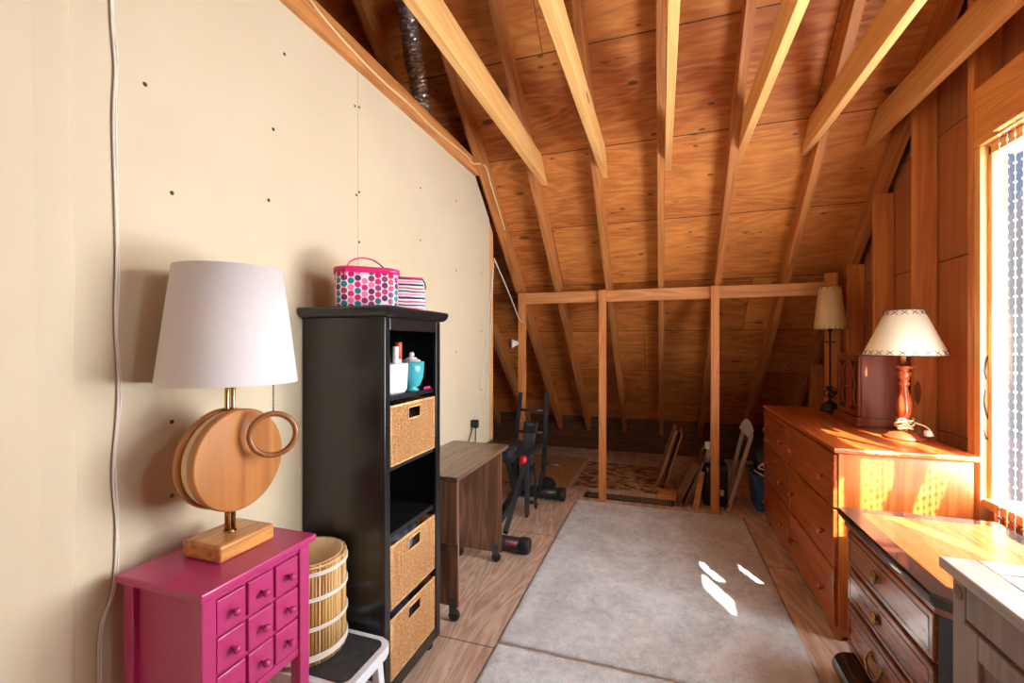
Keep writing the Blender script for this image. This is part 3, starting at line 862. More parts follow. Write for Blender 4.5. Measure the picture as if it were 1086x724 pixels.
def bundle(name, label, x0, x1, y0, y1, z0, z1, mat, cat):
    bm = B(); n = 18
    G = [[bm.verts.new((x0+(x1-x0)*a/n, y0+(y1-y0)*b/n, z0 if min(a, b, n-a, n-b) == 0 else z1-.02+.025*math.sin(a*1.3+b*.7)*math.cos(b*1.1)-(.03 if min(a, b, n-a, n-b) == 1 else 0))) for b in range(n+1)] for a in range(n+1)]
    for a in range(n):
        for b in range(n): bm.faces.new((G[a][b], G[a+1][b], G[a+1][b+1], G[a][b+1])).smooth = True
    bm.faces.new([G[a][0] for a in range(n+1)]+[G[n][b] for b in range(1, n+1)]+[G[a][n] for a in range(n-1, -1, -1)]+[G[0][b] for b in range(n-1, 0, -1)])
    single(name, label, cat, bm, mat, ((x0+x1)/2, (y0+y1)/2, z0))
navy = plain('navy_cloth', (58, 66, 96), .9, var=.3); greyc = plain('grey_cloth', (120, 124, 140), .9, var=.25); blackc = plain('black_cloth', (28, 28, 36), .85, var=.3)
bundle('folded_cloth', 'dark cloth heaped inside the upper wicker basket', -1.23, -.965, 1.44, 1.744, .903, 1.10, blackc, 'cloth')
bundle('folded_cloth', 'grey blue cloth heaped inside the middle wicker basket', -1.23, -.965, 1.44, 1.744, .374, .585, greyc, 'cloth')
bundle('folded_cloth', 'navy cloth heaped inside the lowest wicker basket', -1.23, -.965, 1.44, 1.744, .111, .30, navy, 'cloth')

# things on the top shelf
sh = 1.1565
t = thing('white_bin', 'small white bin of tubes on the top shelf of the bookcase', 'bin', (-1.0, 1.54, sh))
bm = B(); pa = rr(-1.075, -.972, 1.462, 1.588, .02); pb = rr(-1.078, -.968, 1.458, 1.592, .022)
A = [bm.verts.new((x, y, sh+.0005)) for x, y in rr(-1.068, -.978, 1.47, 1.58, .02)]; D = [bm.verts.new((x, y, sh+.016)) for x, y in pa]; E_ = [bm.verts.new((x, y, sh+.118)) for x, y in pb]
F_ = [bm.verts.new((x, y, sh+.118)) for x, y in rr(-1.074, -.972, 1.462, 1.588, .02)]; G_ = [bm.verts.new((x, y, sh+.02)) for x, y in rr(-1.071, -.976, 1.466, 1.584, .018)]
for P_, Q in ((A, D), (D, E_), (E_, F_), (F_, G_)):
    for k in range(len(P_)): bm.faces.new((P_[k], P_[(k+1) % len(P_)], Q[(k+1) % len(P_)], Q[k])).smooth = True
bm.faces.new(A[::-1]); bm.faces.new(G_); obj('bin_body', bm, M['white_plastic'], t)
def stick(name, label, p0, p1, r, mat, cat, prof=None):
    bm = B(); tube(bm, [p0, tuple(p0[i]*.5+p1[i]*.5 for i in range(3)), p1], prof or r, 10); single(name, label, cat, bm, M[mat], p0)
stick('toothbrush', 'tall white toothbrush standing in the small white bin', (-1.03, 1.5, sh+.021), (-1.02, 1.512, sh+.245), .005, 'white_plastic', 'toothbrush', [.006, .004, .0055])
stick('toothpaste_tube', 'fat white tube standing in the small white bin', (-1.0, 1.53, sh+.021), (-.995, 1.528, sh+.185), .013, 'white_plastic', 'tube', [.011, .013, .012])
stick('lotion_tube', 'pale blue tube at the near end of the small white bin', (-1.0, 1.488, sh+.021), (-.998, 1.482, sh+.175), .009, 'chrome', 'tube', [.008, .01, .006])
t = thing('orange_tube', 'orange and white tube standing in the small white bin', 'tube', (-1.0, 1.562, sh+.021))
bm = B(); lathe(bm, [(.013, sh+.021), (.013, sh+.135)], (-1.005, 1.564, 0), 14); obj('cap', bm, M['white_plastic'], t)
bm = B(); lathe(bm, [(.014, sh+.1355), (.014, sh+.2), (.012, sh+.202)], (-1.005, 1.564, 0), 14); obj('body', bm, M['orange'], t)
t = thing('teal_cup', 'teal cup on a short foot beside the small white bin', 'cup', (-1.0, 1.665, sh))
bm = B(); lathe(bm, [(.032, sh+.0005), (.03, sh+.006), (.02, sh+.012), (.036, sh+.022), (.047, sh+.05), (.052, sh+.09), (.054, sh+.122), (.051, sh+.122), (.048, sh+.08), (.040, sh+.04), (.001, sh+.03)], (-1.0, 1.655, 0), 32, cap1=False); obj('cup_body', bm, M['teal'], t)
bm = B()
for k in range(9):
    a = 2*PI*k/9; rr0 = .024
    for (rad_, h, tl) in ((.024, .012, .014), (.012, .022, .011)):
        c = (-1.0+rad_*math.cos(a+rad_*40), 1.655+rad_*math.sin(a+rad_*40), sh+.112+h)
        ball(bm, c, tl, 8, .55)
ball(bm, (-1.0, 1.655, sh+.15), .012, 8); tube(bm, [(-1.0, 1.655, sh+.031), (-1.0, 1.655, sh+.13)], .006, 8)
single('white_flower', 'white scalloped flower sitting in the teal cup', 'flower', bm, M['shade_white'], (-1.0, 1.655, sh+.03))
bm = B(); bx(bm, -.972, -.963, 1.70, 1.752, sh+.0005, sh+.012, .003)
single('pink_case', 'tiny pink case lying at the right of the teal cup', 'case', bm, M['pink'], (-.967, 1.725, sh))

# ------------------------------------------------------------------ bags on the bookcase
def place(bm, loc, rz):
    bmesh.ops.transform(bm, matrix=Matrix.Translation(loc) @ Matrix.Rotation(rz, 4, 'Z'), verts=bm.verts); return bm
bl = (-1.108, 1.50, 1.4905); brz = math.radians(40)
t = thing('cosmetic_case', 'polka dot cosmetic case with hot pink lid on top of the bookcase', 'bag', bl)
w, d, h = .118, .075, .138
def loop(s, n=7): return rr(-w*s, w*s, -d*s, d*s, .045*s, n)
bm = B(); uvl = bm.loops.layers.uv.new('UVMap')
levels = [(.965, 0), (1.0, .008), (1.0, .04), (1.01, .08), (1.0, .11), (.99, h)]
base = loop(1.0); N_ = len(base)
per = [0]
for k in range(N_): per.append(per[-1]+math.dist(base[k], base[(k+1) % N_]))
rings = [[bm.verts.new((x, y, z)) for x, y in loop(s)] for s, z in levels]
SCU = 1/.0245
for i in range(len(levels)-1):
    for k in range(N_):
        f = bm.faces.new((rings[i][k], rings[i][(k+1) % N_], rings[i+1][(k+1) % N_], rings[i+1][k])); f.smooth = True
        for lp, (uu, zz) in zip(f.loops, ((per[k], levels[i][1]), (per[k+1], levels[i][1]), (per[k+1], levels[i+1][1]), (per[k], levels[i+1][1]))):
            lp[uvl].uv = (uu*SCU, zz*SCU)
bm.faces.new(rings[0][::-1]); bm.faces.new(rings[-1])
obj('case_body', place(bm, bl, brz), M['dots'], t)
bm = B()
lv = [(1.0, h-.006), (1.045, h-.004), (1.05, h+.008), (1.03, h+.014), (.9, h+.018), (.5, h+.02)]
rings = [[bm.verts.new((x, y, z)) for x, y in loop(s)] for s, z in lv]
for a, b in zip(rings, rings[1:]):
    for k in range(N_): bm.faces.new((a[k], a[(k+1) % N_], b[(k+1) % N_], b[k])).smooth = True
bm.faces.new(rings[-1]); bm.faces.new(rings[0][::-1]); obj('lid', place(bm, bl, brz), M['pink'], t)
bm = B()
path = catmull([(-.085, -.080, h-.030), (-.080, -.076, h+.0), (-.062, -.03, h+.040), (-.02, -.0, h+.062), (.03, .01, h+.055), (.066, .01, h+.028), (.078, .01, h+.012)], 6)
prev = None
for i, p in enumerate(path):
    dd = (path[min(i+1, len(path)-1)]-path[max(i-1, 0)]).normalized(); s_ = Vector((0, 1, 0)) if abs(dd.y) < .8 else Vector((1, 0, 0))
    s_ = (s_-dd*s_.dot(dd)).normalized()*.0095; nn_ = s_.cross(dd).normalized()*.0016
    ring = [bm.verts.new(p+s_+nn_), bm.verts.new(p-s_+nn_), bm.verts.new(p-s_-nn_), bm.verts.new(p+s_-nn_)]
    if prev:
        for k in range(4): bm.faces.new((prev[k], prev[(k+1) % 4], ring[(k+1) % 4], ring[k])).smooth = True
    else: bm.faces.new(ring)
    prev = ring
bm.faces.new(prev); obj('carry_handle', place(bm, bl, brz), M['pink'], t)

pl = (-1.045, 1.70, 1.4905); prz = math.radians(38)
t = thing('striped_pouch', 'small striped zip pouch leaning behind the polka dot case on the bookcase', 'pouch', pl)
bm = B(); nu, nv = 20, 12
rings = []
for b in range(nv+1):
    v = b/nv; zz = .145*v; th = .052*(1-v)**.7*1.0+.006; ww = .075*(1-.16*v*v)
    rings.append([bm.verts.new((ww*math.copysign(abs(math.cos(2*PI*k/28))**.6, math.cos(2*PI*k/28)), th*math.copysign(abs(math.sin(2*PI*k/28))**.8, math.sin(2*PI*k/28)), zz+(.006*math.sin(k) if b == nv else 0)*0)) for k in range(28)])
for a, b in zip(rings, rings[1:]):
    for k in range(28): bm.faces.new((a[k], a[(k+1) % 28], b[(k+1) % 28], b[k])).smooth = True
bm.faces.new(rings[0][::-1]); bm.faces.new(rings[-1]); obj('pouch_body', place(bm, pl, prz), M['stripes'], t)
bm = B(); tube(bm, [(-.06, 0, .148), (.06, 0, .148)], .004, 8); obj('zip', place(bm, pl, prz), M['pink'], t)
bm = B(); tube(bm, catmull([(.06, 0, .148), (.072, -.005, .125), (.074, -.008, .10)]), .003, 6); obj('zip_pull', place(bm, pl, prz), M['black_plastic'], t)

# ------------------------------------------------------------------ drop-leaf desk
t = thing('sewing_desk', 'walnut drop-leaf desk on small casters beside the black bookcase', 'desk', (-1.1, 2.3, 0))
X0, X1, Y0, Y1 = WX+.012, -.928, 1.948, 2.70
bm = B(); bx(bm, X0, X1, Y0, Y1, .690, .712, .003); obj('desktop', bm, M['walnut_top'], t)
bm = B(); bx(bm, X0+.03, X1-.010, Y0+.028, Y0+.046, .075, .689, .002); obj('end_panel', bm, M['walnut'], t)
bm = B(); bx(bm, X0+.03, X1-.014, Y1-.10, Y1-.082, .062, .689, .002); obj('end_panel', bm, M['walnut'], t)
bm = B(); bx(bm, X0+.02, X1-.002, Y0+.002, Y0+.020, .385, .688, .004); obj('drop_leaf', bm, M['walnut'], t)
bm = B(); bx(bm, X0+.03, X0+.046, Y0+.05, Y1-.104, .30, .689, .002); obj('back_panel', bm, M['walnut'], t)
def caster(x, y):
    bm = B(); lathe(bm, [(.014, y-.013), (.026, y-.012), (.028, y-.008), (.028, y+.008), (.026, y+.012), (.014, y+.013)], (x, 0, .029), 20, 'y')
    c = obj('caster', bm, M['black_plastic'], t)
    bm = B(); bx(bm, x-.02, x+.02, y-.0175, y-.0155, .045, .115, .001); bx(bm, x-.012, x+.012, y-.016, y+.016, .058, .0615); obj('bracket', bm, M['grey_metal'], c)
caster(X1-.034, Y0+.037); caster(X0+.08, Y0+.037); caster(X1-.05, Y1-.091); caster(X0+.08, Y1-.091)

# ------------------------------------------------------------------ exercise machine
t = thing('exercise_machine', 'black exercise bench machine with upright frame standing behind the walnut desk', 'exercise machine', (-1.05, 3.4, 0))
bm = B(); bar(bm, (-1.178, 3.76, .93), (-1.222, 3.76, .50), .032, .032, (0, 1, 0), .004); bar(bm, (-1.222, 3.76, .51), (-1.19, 3.72, .09), .032, .032, (0, 1, 0), .004); obj('upright', bm, M['black_metal'], t)
bm = B(); bar(bm, (-.940, 3.76, .93), (-.972, 3.76, .26), .036, .036, (0, 1, 0), .004); bar(bm, (-.972, 3.76, .27), (-1.0, 3.74, .09), .034, .034, (0, 1, 0), .004); obj('upright', bm, M['black_metal'], t)
for z, x0, x1 in ((.775, -1.19, -.95), (.585, -1.24, -.93)):
    bm = B(); tube(bm, [(x0, 3.76, z), (x1, 3.76, z)], .011, 10); obj('crossbar', bm, M['grey_metal'], t)
bm = B(); tube(bm, [(-.97, 3.755, .32), (-.83, 3.755, .315)], .010, 10); obj('peg', bm, M['grey_metal'], t)
bm = B(); tube(bm, [(-1.235, 3.79, .062), (-.82, 3.79, .062)], .05, 20); f = obj('rear_foot', bm, M['black_metal'], t)
bm = B(); lathe(bm, [(.054, -.845), (.056, -.84), (.056, -.795), (.05, -.788)], (0, 3.79, .062), 24, 'x'); obj('end_cap', bm, M['black_plastic'], f)
bm = B(); prism(bm, [(-1.02, .10), (-.88, .10), (-.865, .13), (-.90, .185), (-1.0, .20), (-1.02, .18)], 3.76, 3.82, 'y'); bmesh.ops.bevel(bm, geom=list(bm.edges), offset=.008, segments=2, affect='EDGES'); obj('foot_cover', bm, M['black_plastic'], t)
# back board and rail
bm = B(); bar(bm, (-1.075, 3.73, .66), (-1.11, 3.64, .12), .105, .03, (0, -1, 0), .008); obj('slide_rail', bm, M['grey_metal'], t)
bm = B(); bar(bm, (-1.073, 3.735, .685), (-1.078, 3.72, .58), .125, .05, (0, -1, 0), .012); obj('display_head', bm, M['black_plastic'], t)
bm = B(); bar(bm, (-1.0725, 3.702, .672), (-1.0745, 3.698, .65), .06, .003, (0, -1, 0)); obj('screen', bm, M['grey_metal'], t)
# main boom, arms, seat
bm = B(); bar(bm, (-1.08, 2.78, .10), (-1.06, 3.72, .30), .05, .06, (0, 0, 1), .006); obj('main_beam', bm, M['black_metal'], t)
bm = B(); bar(bm, (-.97, 3.74, .50), (-1.13, 3.30, .40), .03, .045, (0, 0, 1), .005); obj('arm', bm, M['black_metal'], t)
bm = B(); bar(bm, (-.99, 3.30, .47), (-.985, 2.80, .10), .032, .03, (0, 0, 1), .005); obj('arm', bm, M['black_metal'], t)
bm = B(); bar(bm, (-1.0, 3.36, .02), (-.995, 3.34, .42), .035, .035, (0, 1, 0), .005); obj('strut', bm, M['grey_metal'], t)
bm = B(); bar(bm, (-.94, 3.40, .06), (-.945, 3.38, .38), .02, .02, (0, 1, 0), .003); tube(bm, [(-.985, 3.37, .115), (-.915, 3.37, .115)], .014, 10); tube(bm, [(-1.0, 3.34, .012), (-1.0, 3.40, .012)], .011, 10); obj('strut', bm, M['black_metal'], t)
bm = B(); lathe(bm, [(.012, .36), (.030, .365), (.032, .40), (.030, .435), (.012, .44)], (-1.005, 3.27, .06), 18); obj('resistance_knob', bm, M['red_plastic'], t, label='red resistance knob')
bm = B(); lathe(bm, [(.008, .335), (.010, .42)], (-1.005, 3.27, .0), 10); obj('knob_stem', bm, M['chrome'], t)
bm = B(); prism(bm, rr(-1.29, -1.035, 3.12, 3.46, .08), .495, .585, 'z'); bmesh.ops.bevel(bm, geom=[e for e in bm.edges if abs(e.verts[0].co.z-e.verts[1].co.z) < 1e-5], offset=.025, segments=3, affect='EDGES'); obj('seat', bm, M['black_vinyl'], t)
bm = B(); bar(bm, (-1.14, 3.3, .48), (-1.09, 3.34, .22), .05, .05, (0, 1, 0), .005); bx(bm, -1.27, -1.05, 3.15, 3.43, .47, .494, .004); obj('seat_post', bm, M['black_metal'], t)
bm = B(); bar(bm, (-1.06, 3.28, .47), (-1.02, 3.30, .42), .035, .035, (0, 1, 0), .005); obj('seat_bracket', bm, M['grey_metal'], t)
bm = B(); bar(bm, (-.97, 3.05, .285), (-.958, 3.28, .455), .006, .05, (0, 0, 1), .002); obj('red_decal', bm, M['red_plastic'], t) if False else bm.free()
bm = B(); tube(bm, [(-1.26, 2.76, .058), (-.85, 2.76, .058)], .043, 20); f = obj('front_foot', bm, M['black_metal'], t)
bm = B(); lathe(bm, [(.046, -.868), (.050, -.863), (.050, -.812), (.044, -.804)], (0, 2.76, .058), 24, 'x'); obj('end_cap', bm, M['black_plastic'], f)
bm = B()
# red lettering band round the tube: two rows of small strokes
a0 = math.radians(205)
for row, (am, hh, n_, ww) in enumerate(((math.radians(-75), .018, 5, .012), (math.radians(-48), .010, 7, .008))):
    for k in range(n_):
        xx = -.955+k*(.072/n_)
        for s_ in range(2):
            r_ = .0437
            aa = am-hh/r_/2; ab = am+hh/r_/2
            q = [(xx+s_*ww*.55, aa), (xx+s_*ww*.55+ww*.36, aa), (xx+s_*ww*.55+ww*.36, ab), (xx+s_*ww*.55, ab)]
            # angle measured in the (y,z) plane from the side that faces the room
            bm.faces.new([bm.verts.new((x, 2.76+r_*math.sin(a), .058+r_*math.cos(a))) for x, a in q])
obj('red_marking', bm, M['red_plastic'], f)

# ------------------------------------------------------------------ dresser
t = thing('dresser', 'long orange-brown six-drawer dresser under the two laced lampshades', 'dresser', (1.0, 3.15, 0))
X0, X1, Y0, Y1 = .762, 1.245, 2.405, 3.885
bm = B(); bx(bm, X0, X1, Y0, Y1, .05, .852, .003); obj('carcass', bm, M['pine_side'], t)
bm = B(); prof = [(.004, .852), (.012, .856), (.022, .862), (.024, .872), (.020, .880)]
rings = [[bm.verts.new(p+(z,)) for p in ((X0-d, Y0-d), (X1+min(d, .012), Y0-d), (X1+min(d, .012), Y1+d), (X0-d, Y1+d))] for d, z in prof]
for a, b in zip(rings, rings[1:]):
    for k in range(4): bm.faces.new((a[k], a[(k+1) % 4], b[(k+1) % 4], b[k]))
bm.faces.new(rings[0][::-1]); bm.faces.new(rings[-1]); obj('top', bm, M['pine'], t)
bm = B(); bx(bm, X0+.004, X1-.01, Y0+.004, Y1-.004, .02, .05); 
prism(bm, [(Y0, .001), (Y0+.10, .001), (Y0+.14, .035), (Y1-.14, .035), (Y1-.10, .001), (Y1, .001), (Y1, .05), (Y0, .05)], X0-.004, X0+.016, 'x'); obj('plinth', bm, M['pine_side'], t)
def dknob(d, x, y, z):
    bm = B(); lathe(bm, [(.008, x+.002), (.0075, x-.008), (.014, x-.014), (.018, x-.02), (.016, x-.027), (.007, x-.031), (.0001, x-.0315)], (0, y, z), 18, 'x'); obj('knob', bm, M['pine_knob'], d)
for y0, y1, ks in ((2.412, 3.145, (2.535, 3.07)), (3.155, 3.88, (3.32, 3.77))):
    for z0, z1 in ((.602, .846), (.330, .592), (.058, .320)):
        bm = B(); bx(bm, X0-.018, X0+.002, y0, y1, z0, z1, .005, 3); d = obj('drawer', bm, M['pine'], t)
        for k in ks: dknob(d, X0-.018, k, (z0+z1)/2-.012)

# ------------------------------------------------------------------ lamps on the dresser
DT = .8805
def laced(shade_c, rb, rt, z0, z1, n, hs, parent, both=True, style='x'):
    bm = B()
    for z, r, nn in ((z0, rb, n), (z1, rt, max(6, int(n*.6)))):
        for k in range(nn):
            a = 2*PI*k/nn; s_ = .42*2*PI/nn
            sl = (rt-rb)/(z1-z0)
            za, zb_ = (z+.004, z+hs) if z == z0 else (z-hs, z-.004)
            def P(aa, zz): 
                rr_ = rb+(zz-z0)*sl+.0016; return (shade_c[0]+rr_*math.cos(aa), shade_c[1]+rr_*math.sin(aa), zz)
            if style == 'x':
                tube(bm, [P(a-s_*.7, za), P(a, (za+zb_)/2), P(a+s_*.7, zb_)], .0013, 5); tube(bm, [P(a+s_*.7, za), P(a, (za+zb_)/2), P(a-s_*.7, zb_)], .0013, 5)
            else:
                tube(bm, [P(a, za), P(a, zb_)], .0016, 5)
        tube(bm, [(shade_c[0]+(r+.001)*math.cos(2*PI*k/40), shade_c[1]+(r+.001)*math.sin(2*PI*k/40), z) for k in range(40)], .0016, 5, False, True)
    obj('lacing', bm, M['stitch'], parent)
nx_, ny_ = 1.148, 2.745
t = thing('table_lamp', 'turned cherry wood lamp with wide white laced shade at the near end of dresser', 'lamp', (nx_, ny_, DT))
bm = B(); lathe(bm, [(.082, 0), (.084, .006), (.080, .012), (.066, .018), (.060, .026), (.046, .030), (.036, .034), (.022, .040)], (nx_, ny_, DT), 40); obj('base', bm, M['cherry'], t)
bm = B(); lathe(bm, [(.024, .034), (.022, .05), (.021, .10), (.026, .115), (.031, .14), (.031, .165), (.026, .20), (.019, .232), (.015, .25), (.016, .258), (.023, .266), (.024, .278), (.016, .286), (.019, .295), (.029, .312), (.029, .326), (.018, .338), (.02, .346), (.033, .352), (.034, .358), (.02, .362)], (nx_, ny_, DT), 28); obj('stem', bm, M['lamp_wood'], t)
bm = B(); lathe(bm, [(.015, .36), (.015, .44), (.02, .445), (.02, .50), (.012, .505)], (nx_, ny_, DT), 18); obj('socket', bm, M['chrome'], t)
z0, z1 = DT+.415, DT+.64
bm = B(); shell(bm, [(.167, z0), (.072, z1), (.0705, z1), (.1655, z0), (.167, z0)], (nx_, ny_, 0)); s = obj('lamp_shade', bm, M['shade_ivory'], t)
laced((nx_, ny_), .167, .072, z0, z1, 22, .024, s)
bm = B()
for k in range(3):
    a = 2*PI*k/3; tube(bm, [(nx_, ny_, DT+.50), (nx_+.072*math.cos(a), ny_+.072*math.sin(a), z1-.004)], .0018, 6)
obj('shade_frame', bm, M['chrome'], t)
bm = B(); pts = []
for k in range(46):
    a = k*.55; pts.append((nx_+(.031+.006*math.sin(k*.9))*math.cos(a), ny_+(.031+.006*math.sin(k*.9))*math.sin(a), DT+.045+.055*(k/46)+.006*math.sin(k*1.7)))
tube(bm, pts, .005, 7)
tube(bm, catmull([(nx_+.03, ny_-.03, DT+.085), (nx_+.06, ny_-.07, DT+.07), (nx_+.075, ny_-.085, DT+.04), (nx_+.085, ny_-.06, DT+.03), (nx_+.07, ny_-.03, DT+.045)]), .004, 7)
c = obj('cord', bm, M['tan_cable'], t)
bm = B(); bx(bm, nx_+.05, nx_+.074, ny_-.088, ny_-.062, DT+.028, DT+.055, .004); obj('plug', bm, M['white_cord'], c)

fx_, fy_ = 1.122, 3.70
t = thing('table_lamp', 'slim dark iron lamp with tall cream shade at the far end of dresser', 'lamp', (fx_, fy_, DT))
bm = B(); lathe(bm, [(.060, 0), (.062, .006), (.060, .02), (.052, .04), (.038, .058), (.022, .068), (.012, .076)], (fx_, fy_, DT), 28); obj('base', bm, M['black_metal'], t)
bm = B(); lathe(bm, [(.0075, .07), (.006, .18), (.006, .60)], (fx_, fy_, DT), 12); tube(bm, [(fx_-.035, fy_, DT+.485), (fx_+.035, fy_, DT+.485)], .004, 8); ball(bm, (fx_, fy_, DT+.485), .009); lathe(bm, [(.014, .56), (.014, .64)], (fx_, fy_, DT), 12); obj('pole', bm, M['black_metal'], t)
z0, z1 = DT+.575, DT+.872
bm = B(); shell(bm, [(.098, z0), (.066, z1), (.0645, z1), (.0965, z0), (.098, z0)], (fx_, fy_, 0), 48); s = obj('lamp_shade', bm, M['shade_cream'], t)
laced((fx_, fy_), .098, .066, z0, z1, 20, .022, s, style='i')
bm = B()
for k in range(3):
    a = 2*PI*k/3; tube(bm, [(fx_, fy_, DT+.62), (fx_+.066*math.cos(a), fy_+.066*math.sin(a), z1-.01)], .0018, 6)
obj('shade_frame', bm, M['black_metal'], t)
bm = B()
for q in range(6):
    cxq, czq = fx_+R.uniform(-.02, .02), DT+.13+R.uniform(-.03, .035); ry = R.uniform(0, PI)
    tube(bm, [(cxq+.035*math.cos(2*PI*k/20)*math.cos(ry), fy_-.01+.035*math.cos(2*PI*k/20)*math.sin(ry)*.7, czq+.024*math.sin(2*PI*k/20+q)) for k in range(20)], .0042, 6, False, True)
obj('cord', bm, M['black_plastic'], t)

# carved cherry box (jewellery cabinet)
t = thing('jewelry_box', 'dark cherry jewelry cabinet with carved doors standing between the two dresser lamps', 'jewelry cabinet', (1.15, 3.2, DT))
X0, X1, Y0, Y1 = 1.068, 1.262, 3.06, 3.40
bm = B(); bx(bm, X0-.014, X1, Y0-.012, Y1+.012, DT+.0005, DT+.05, .004); obj('base', bm, M['cherry'], t)
bm = B(); bx(bm, X0+.012, X1-.002, Y0, Y1, DT+.05, 1.286, .003); obj('case', bm, M['cherry'], t)
bm = B(); bx(bm, X0-.004, X1-.001, Y0-.006, Y1+.006, 1.286, 1.296, .003); obj('top', bm, M['cherry'], t)
for y0, y1 in ((Y0+.004, (Y0+Y1)/2-.001), ((Y0+Y1)/2+.001, Y1-.004)):
    bm = B(); zA, zB = DT+.056, 1.282; x = X0
    bx(bm, x, x+.012, y0, y0+.028, zA, zB, .003); bx(bm, x, x+.012, y1-.028, y1, zA, zB, .003)
    bx(bm, x, x+.012, y0+.028, y1-.028, zA, zA+.03, .003); bx(bm, x, x+.012, y0+.028, y1-.028, zB-.03, zB, .003)
    d = obj('door', bm, M['cherry'], t)
    bm = B(); bx(bm, x+.007, x+.0115, y0+.028, y1-.028, zA+.03, zB-.03); obj('inset_panel', bm, M['espresso_in'], d)
    bm = B(); ymid = (y0+y1)/2
    for s_ in (-1, 1):
        tube(bm, catmull([(x+.004, ymid+s_*.03, zB-.05), (x+.002, ymid+s_*.012, zB-.11), (x+.001, ymid+s_*.030, zB-.17), (x+.001, ymid+s_*.012, zB-.22), (x+.002, ymid+s_*.030, zA+.05)]), .006, 8)
    obj('carving', bm, M['cherry'], d)
    bm = B(); yk = y1-.012 if y0 < Y0+.1 else y0+.012
    ball(bm, (x-.006, yk, 1.10), .006); tube(bm, [(x+.001, yk, 1.10), (x-.006, yk, 1.10)], .003, 8); obj('knob', bm, M['old_brass'], d)

# ------------------------------------------------------------------ black and walnut chest
t = thing('nightstand_chest', 'walnut and black lacquer chest with clipped corners in front of the dresser', 'chest', (.98, 1.87, 0))
X0, X1, Y0, Y1 = .703, 1.235, 1.490, 2.245
c = .055
outer = [(X0+.0, Y0+c), (X0+c, Y0), (X1, Y0), (X1, Y1), (X0+c*.25, Y1), (X0, Y1-c*.25)]
def inset(p, d):   # shrink towards the middle
    cx, cy = (X0+X1)/2, (Y0+Y1)/2
    sx, sy = 1-2*d/(X1-X0), 1-2*d/(Y1-Y0)
    return [(cx+(x-cx)*sx, cy+(y-cy)*sy) for x, y in p]
ztop = .662
bm = B()
prof = [(.020, ztop-.045), (.012, ztop-.040), (.010, ztop-.030), (.002, ztop-.026), (0, ztop-.018), (.0, ztop-.008), (.004, ztop)]
rings = [[bm.verts.new(p+(z,)) for p in inset(outer, d)] for d, z in prof]
inn = [bm.verts.new(p+(ztop,)) for p in inset(outer, .062)]
rings.append(inn)
for a, b in zip(rings, rings[1:]):
    for k in range(6): bm.faces.new((a[k], a[(k+1) % 6], b[(k+1) % 6], b[k]))
bm.faces.new(rings[0][::-1]); obj('top_border', bm, M['chest_black'], t)
bm = B(); prism(bm, inset(outer, .0625), ztop-.006, ztop+.0004, 'z'); obj('top_panel', bm, M['chest_top'], t)
bm = B(); prism(bm, inset(outer, .020), ztop-.062, ztop-.0455, 'z'); obj('moulding', bm, M['chest_wood'], t)
bm = B(); prism(bm, inset(outer, .034), .05, ztop-.063, 'z'); obj('carcass', bm, M['chest_black'], t)
xf = X0+.034
ys, ye = Y0+.034+c*.95, Y1-.034-c*.28-.01
for z0, z1, kind in ((.452, .590, 'oval'), (.308, .438, 'oval'), (.118, .292, 'bail')):
    bm = B(); bx(bm, xf-.012, xf+.003, ys, ye, z0, z1, .004)
    d = obj('drawer', bm, M['chest_wood'], t)
    bm = B(); m_ = .020
    for q in ((ys+m_, ye-m_, z0+m_, z0+m_+.0035), (ys+m_, ye-m_, z1-m_-.0035, z1-m_), (ys+m_, ys+m_+.0035, z0+m_, z1-m_), (ye-m_-.0035, ye-m_, z0+m_, z1-m_)):
        bx(bm, xf-.0135, xf-.0115, *q)
    obj('inlay_line', bm, M['chest_black'], d)
    zc = (z0+z1)/2
    if kind == 'oval':
        yk = 1.925; bm = B()
        lathe(bm, [(.0001, xf-.030), (.010, xf-.0285), (.017, xf-.024), (.018, xf-.020), (.007, xf-.018), (.006, xf-.0115)], (0, yk, 0), 18, 'x')
        for v in bm.verts: v.co.z = v.co.z*1.35+zc
        obj('knob', bm, M['old_brass'], d)
    else:
        bm = B(); yk = 1.925
        for s_ in (-1, 1): lathe(bm, [(.0001, xf-.022), (.008, xf-.020), (.010, xf-.016), (.006, xf-.0125), (.012, xf-.0118)], (0, yk+s_*.046, zc+.012), 14, 'x')
        tube(bm, catmull([(xf-.018, yk-.046, zc+.012), (xf-.026, yk-.052, zc-.012), (xf-.030, yk-.03, zc-.036), (xf-.031, yk, zc-.042), (xf-.030, yk+.03, zc-.036), (xf-.026, yk+.052, zc-.012), (xf-.018, yk+.046, zc+.012)]), .0048, 10)
        obj('bail_pull', bm, M['old_brass'], d)
bm = B(); prism(bm, inset(outer, .030), .006, .05, 'z'); 
yb0, yb1 = Y0+.07, Y1-.10
pts = [(xf+.01, .002)]+[(xf-.028+.055*math.cos(math.radians(a_)), .057+.055*math.sin(math.radians(a_))) for a_ in range(270, 89, -12)]+[(xf+.01, .112)]
prism(bm, pts, yb0, yb1, 'y')
for f in bm.faces: f.smooth = False
b_ = obj('bulged_base', bm, M['chest_black'], t)
mod = b_.modifiers.new('round', 'BEVEL'); mod.width = .01; mod.segments = 3; mod.limit_method = 'ANGLE'

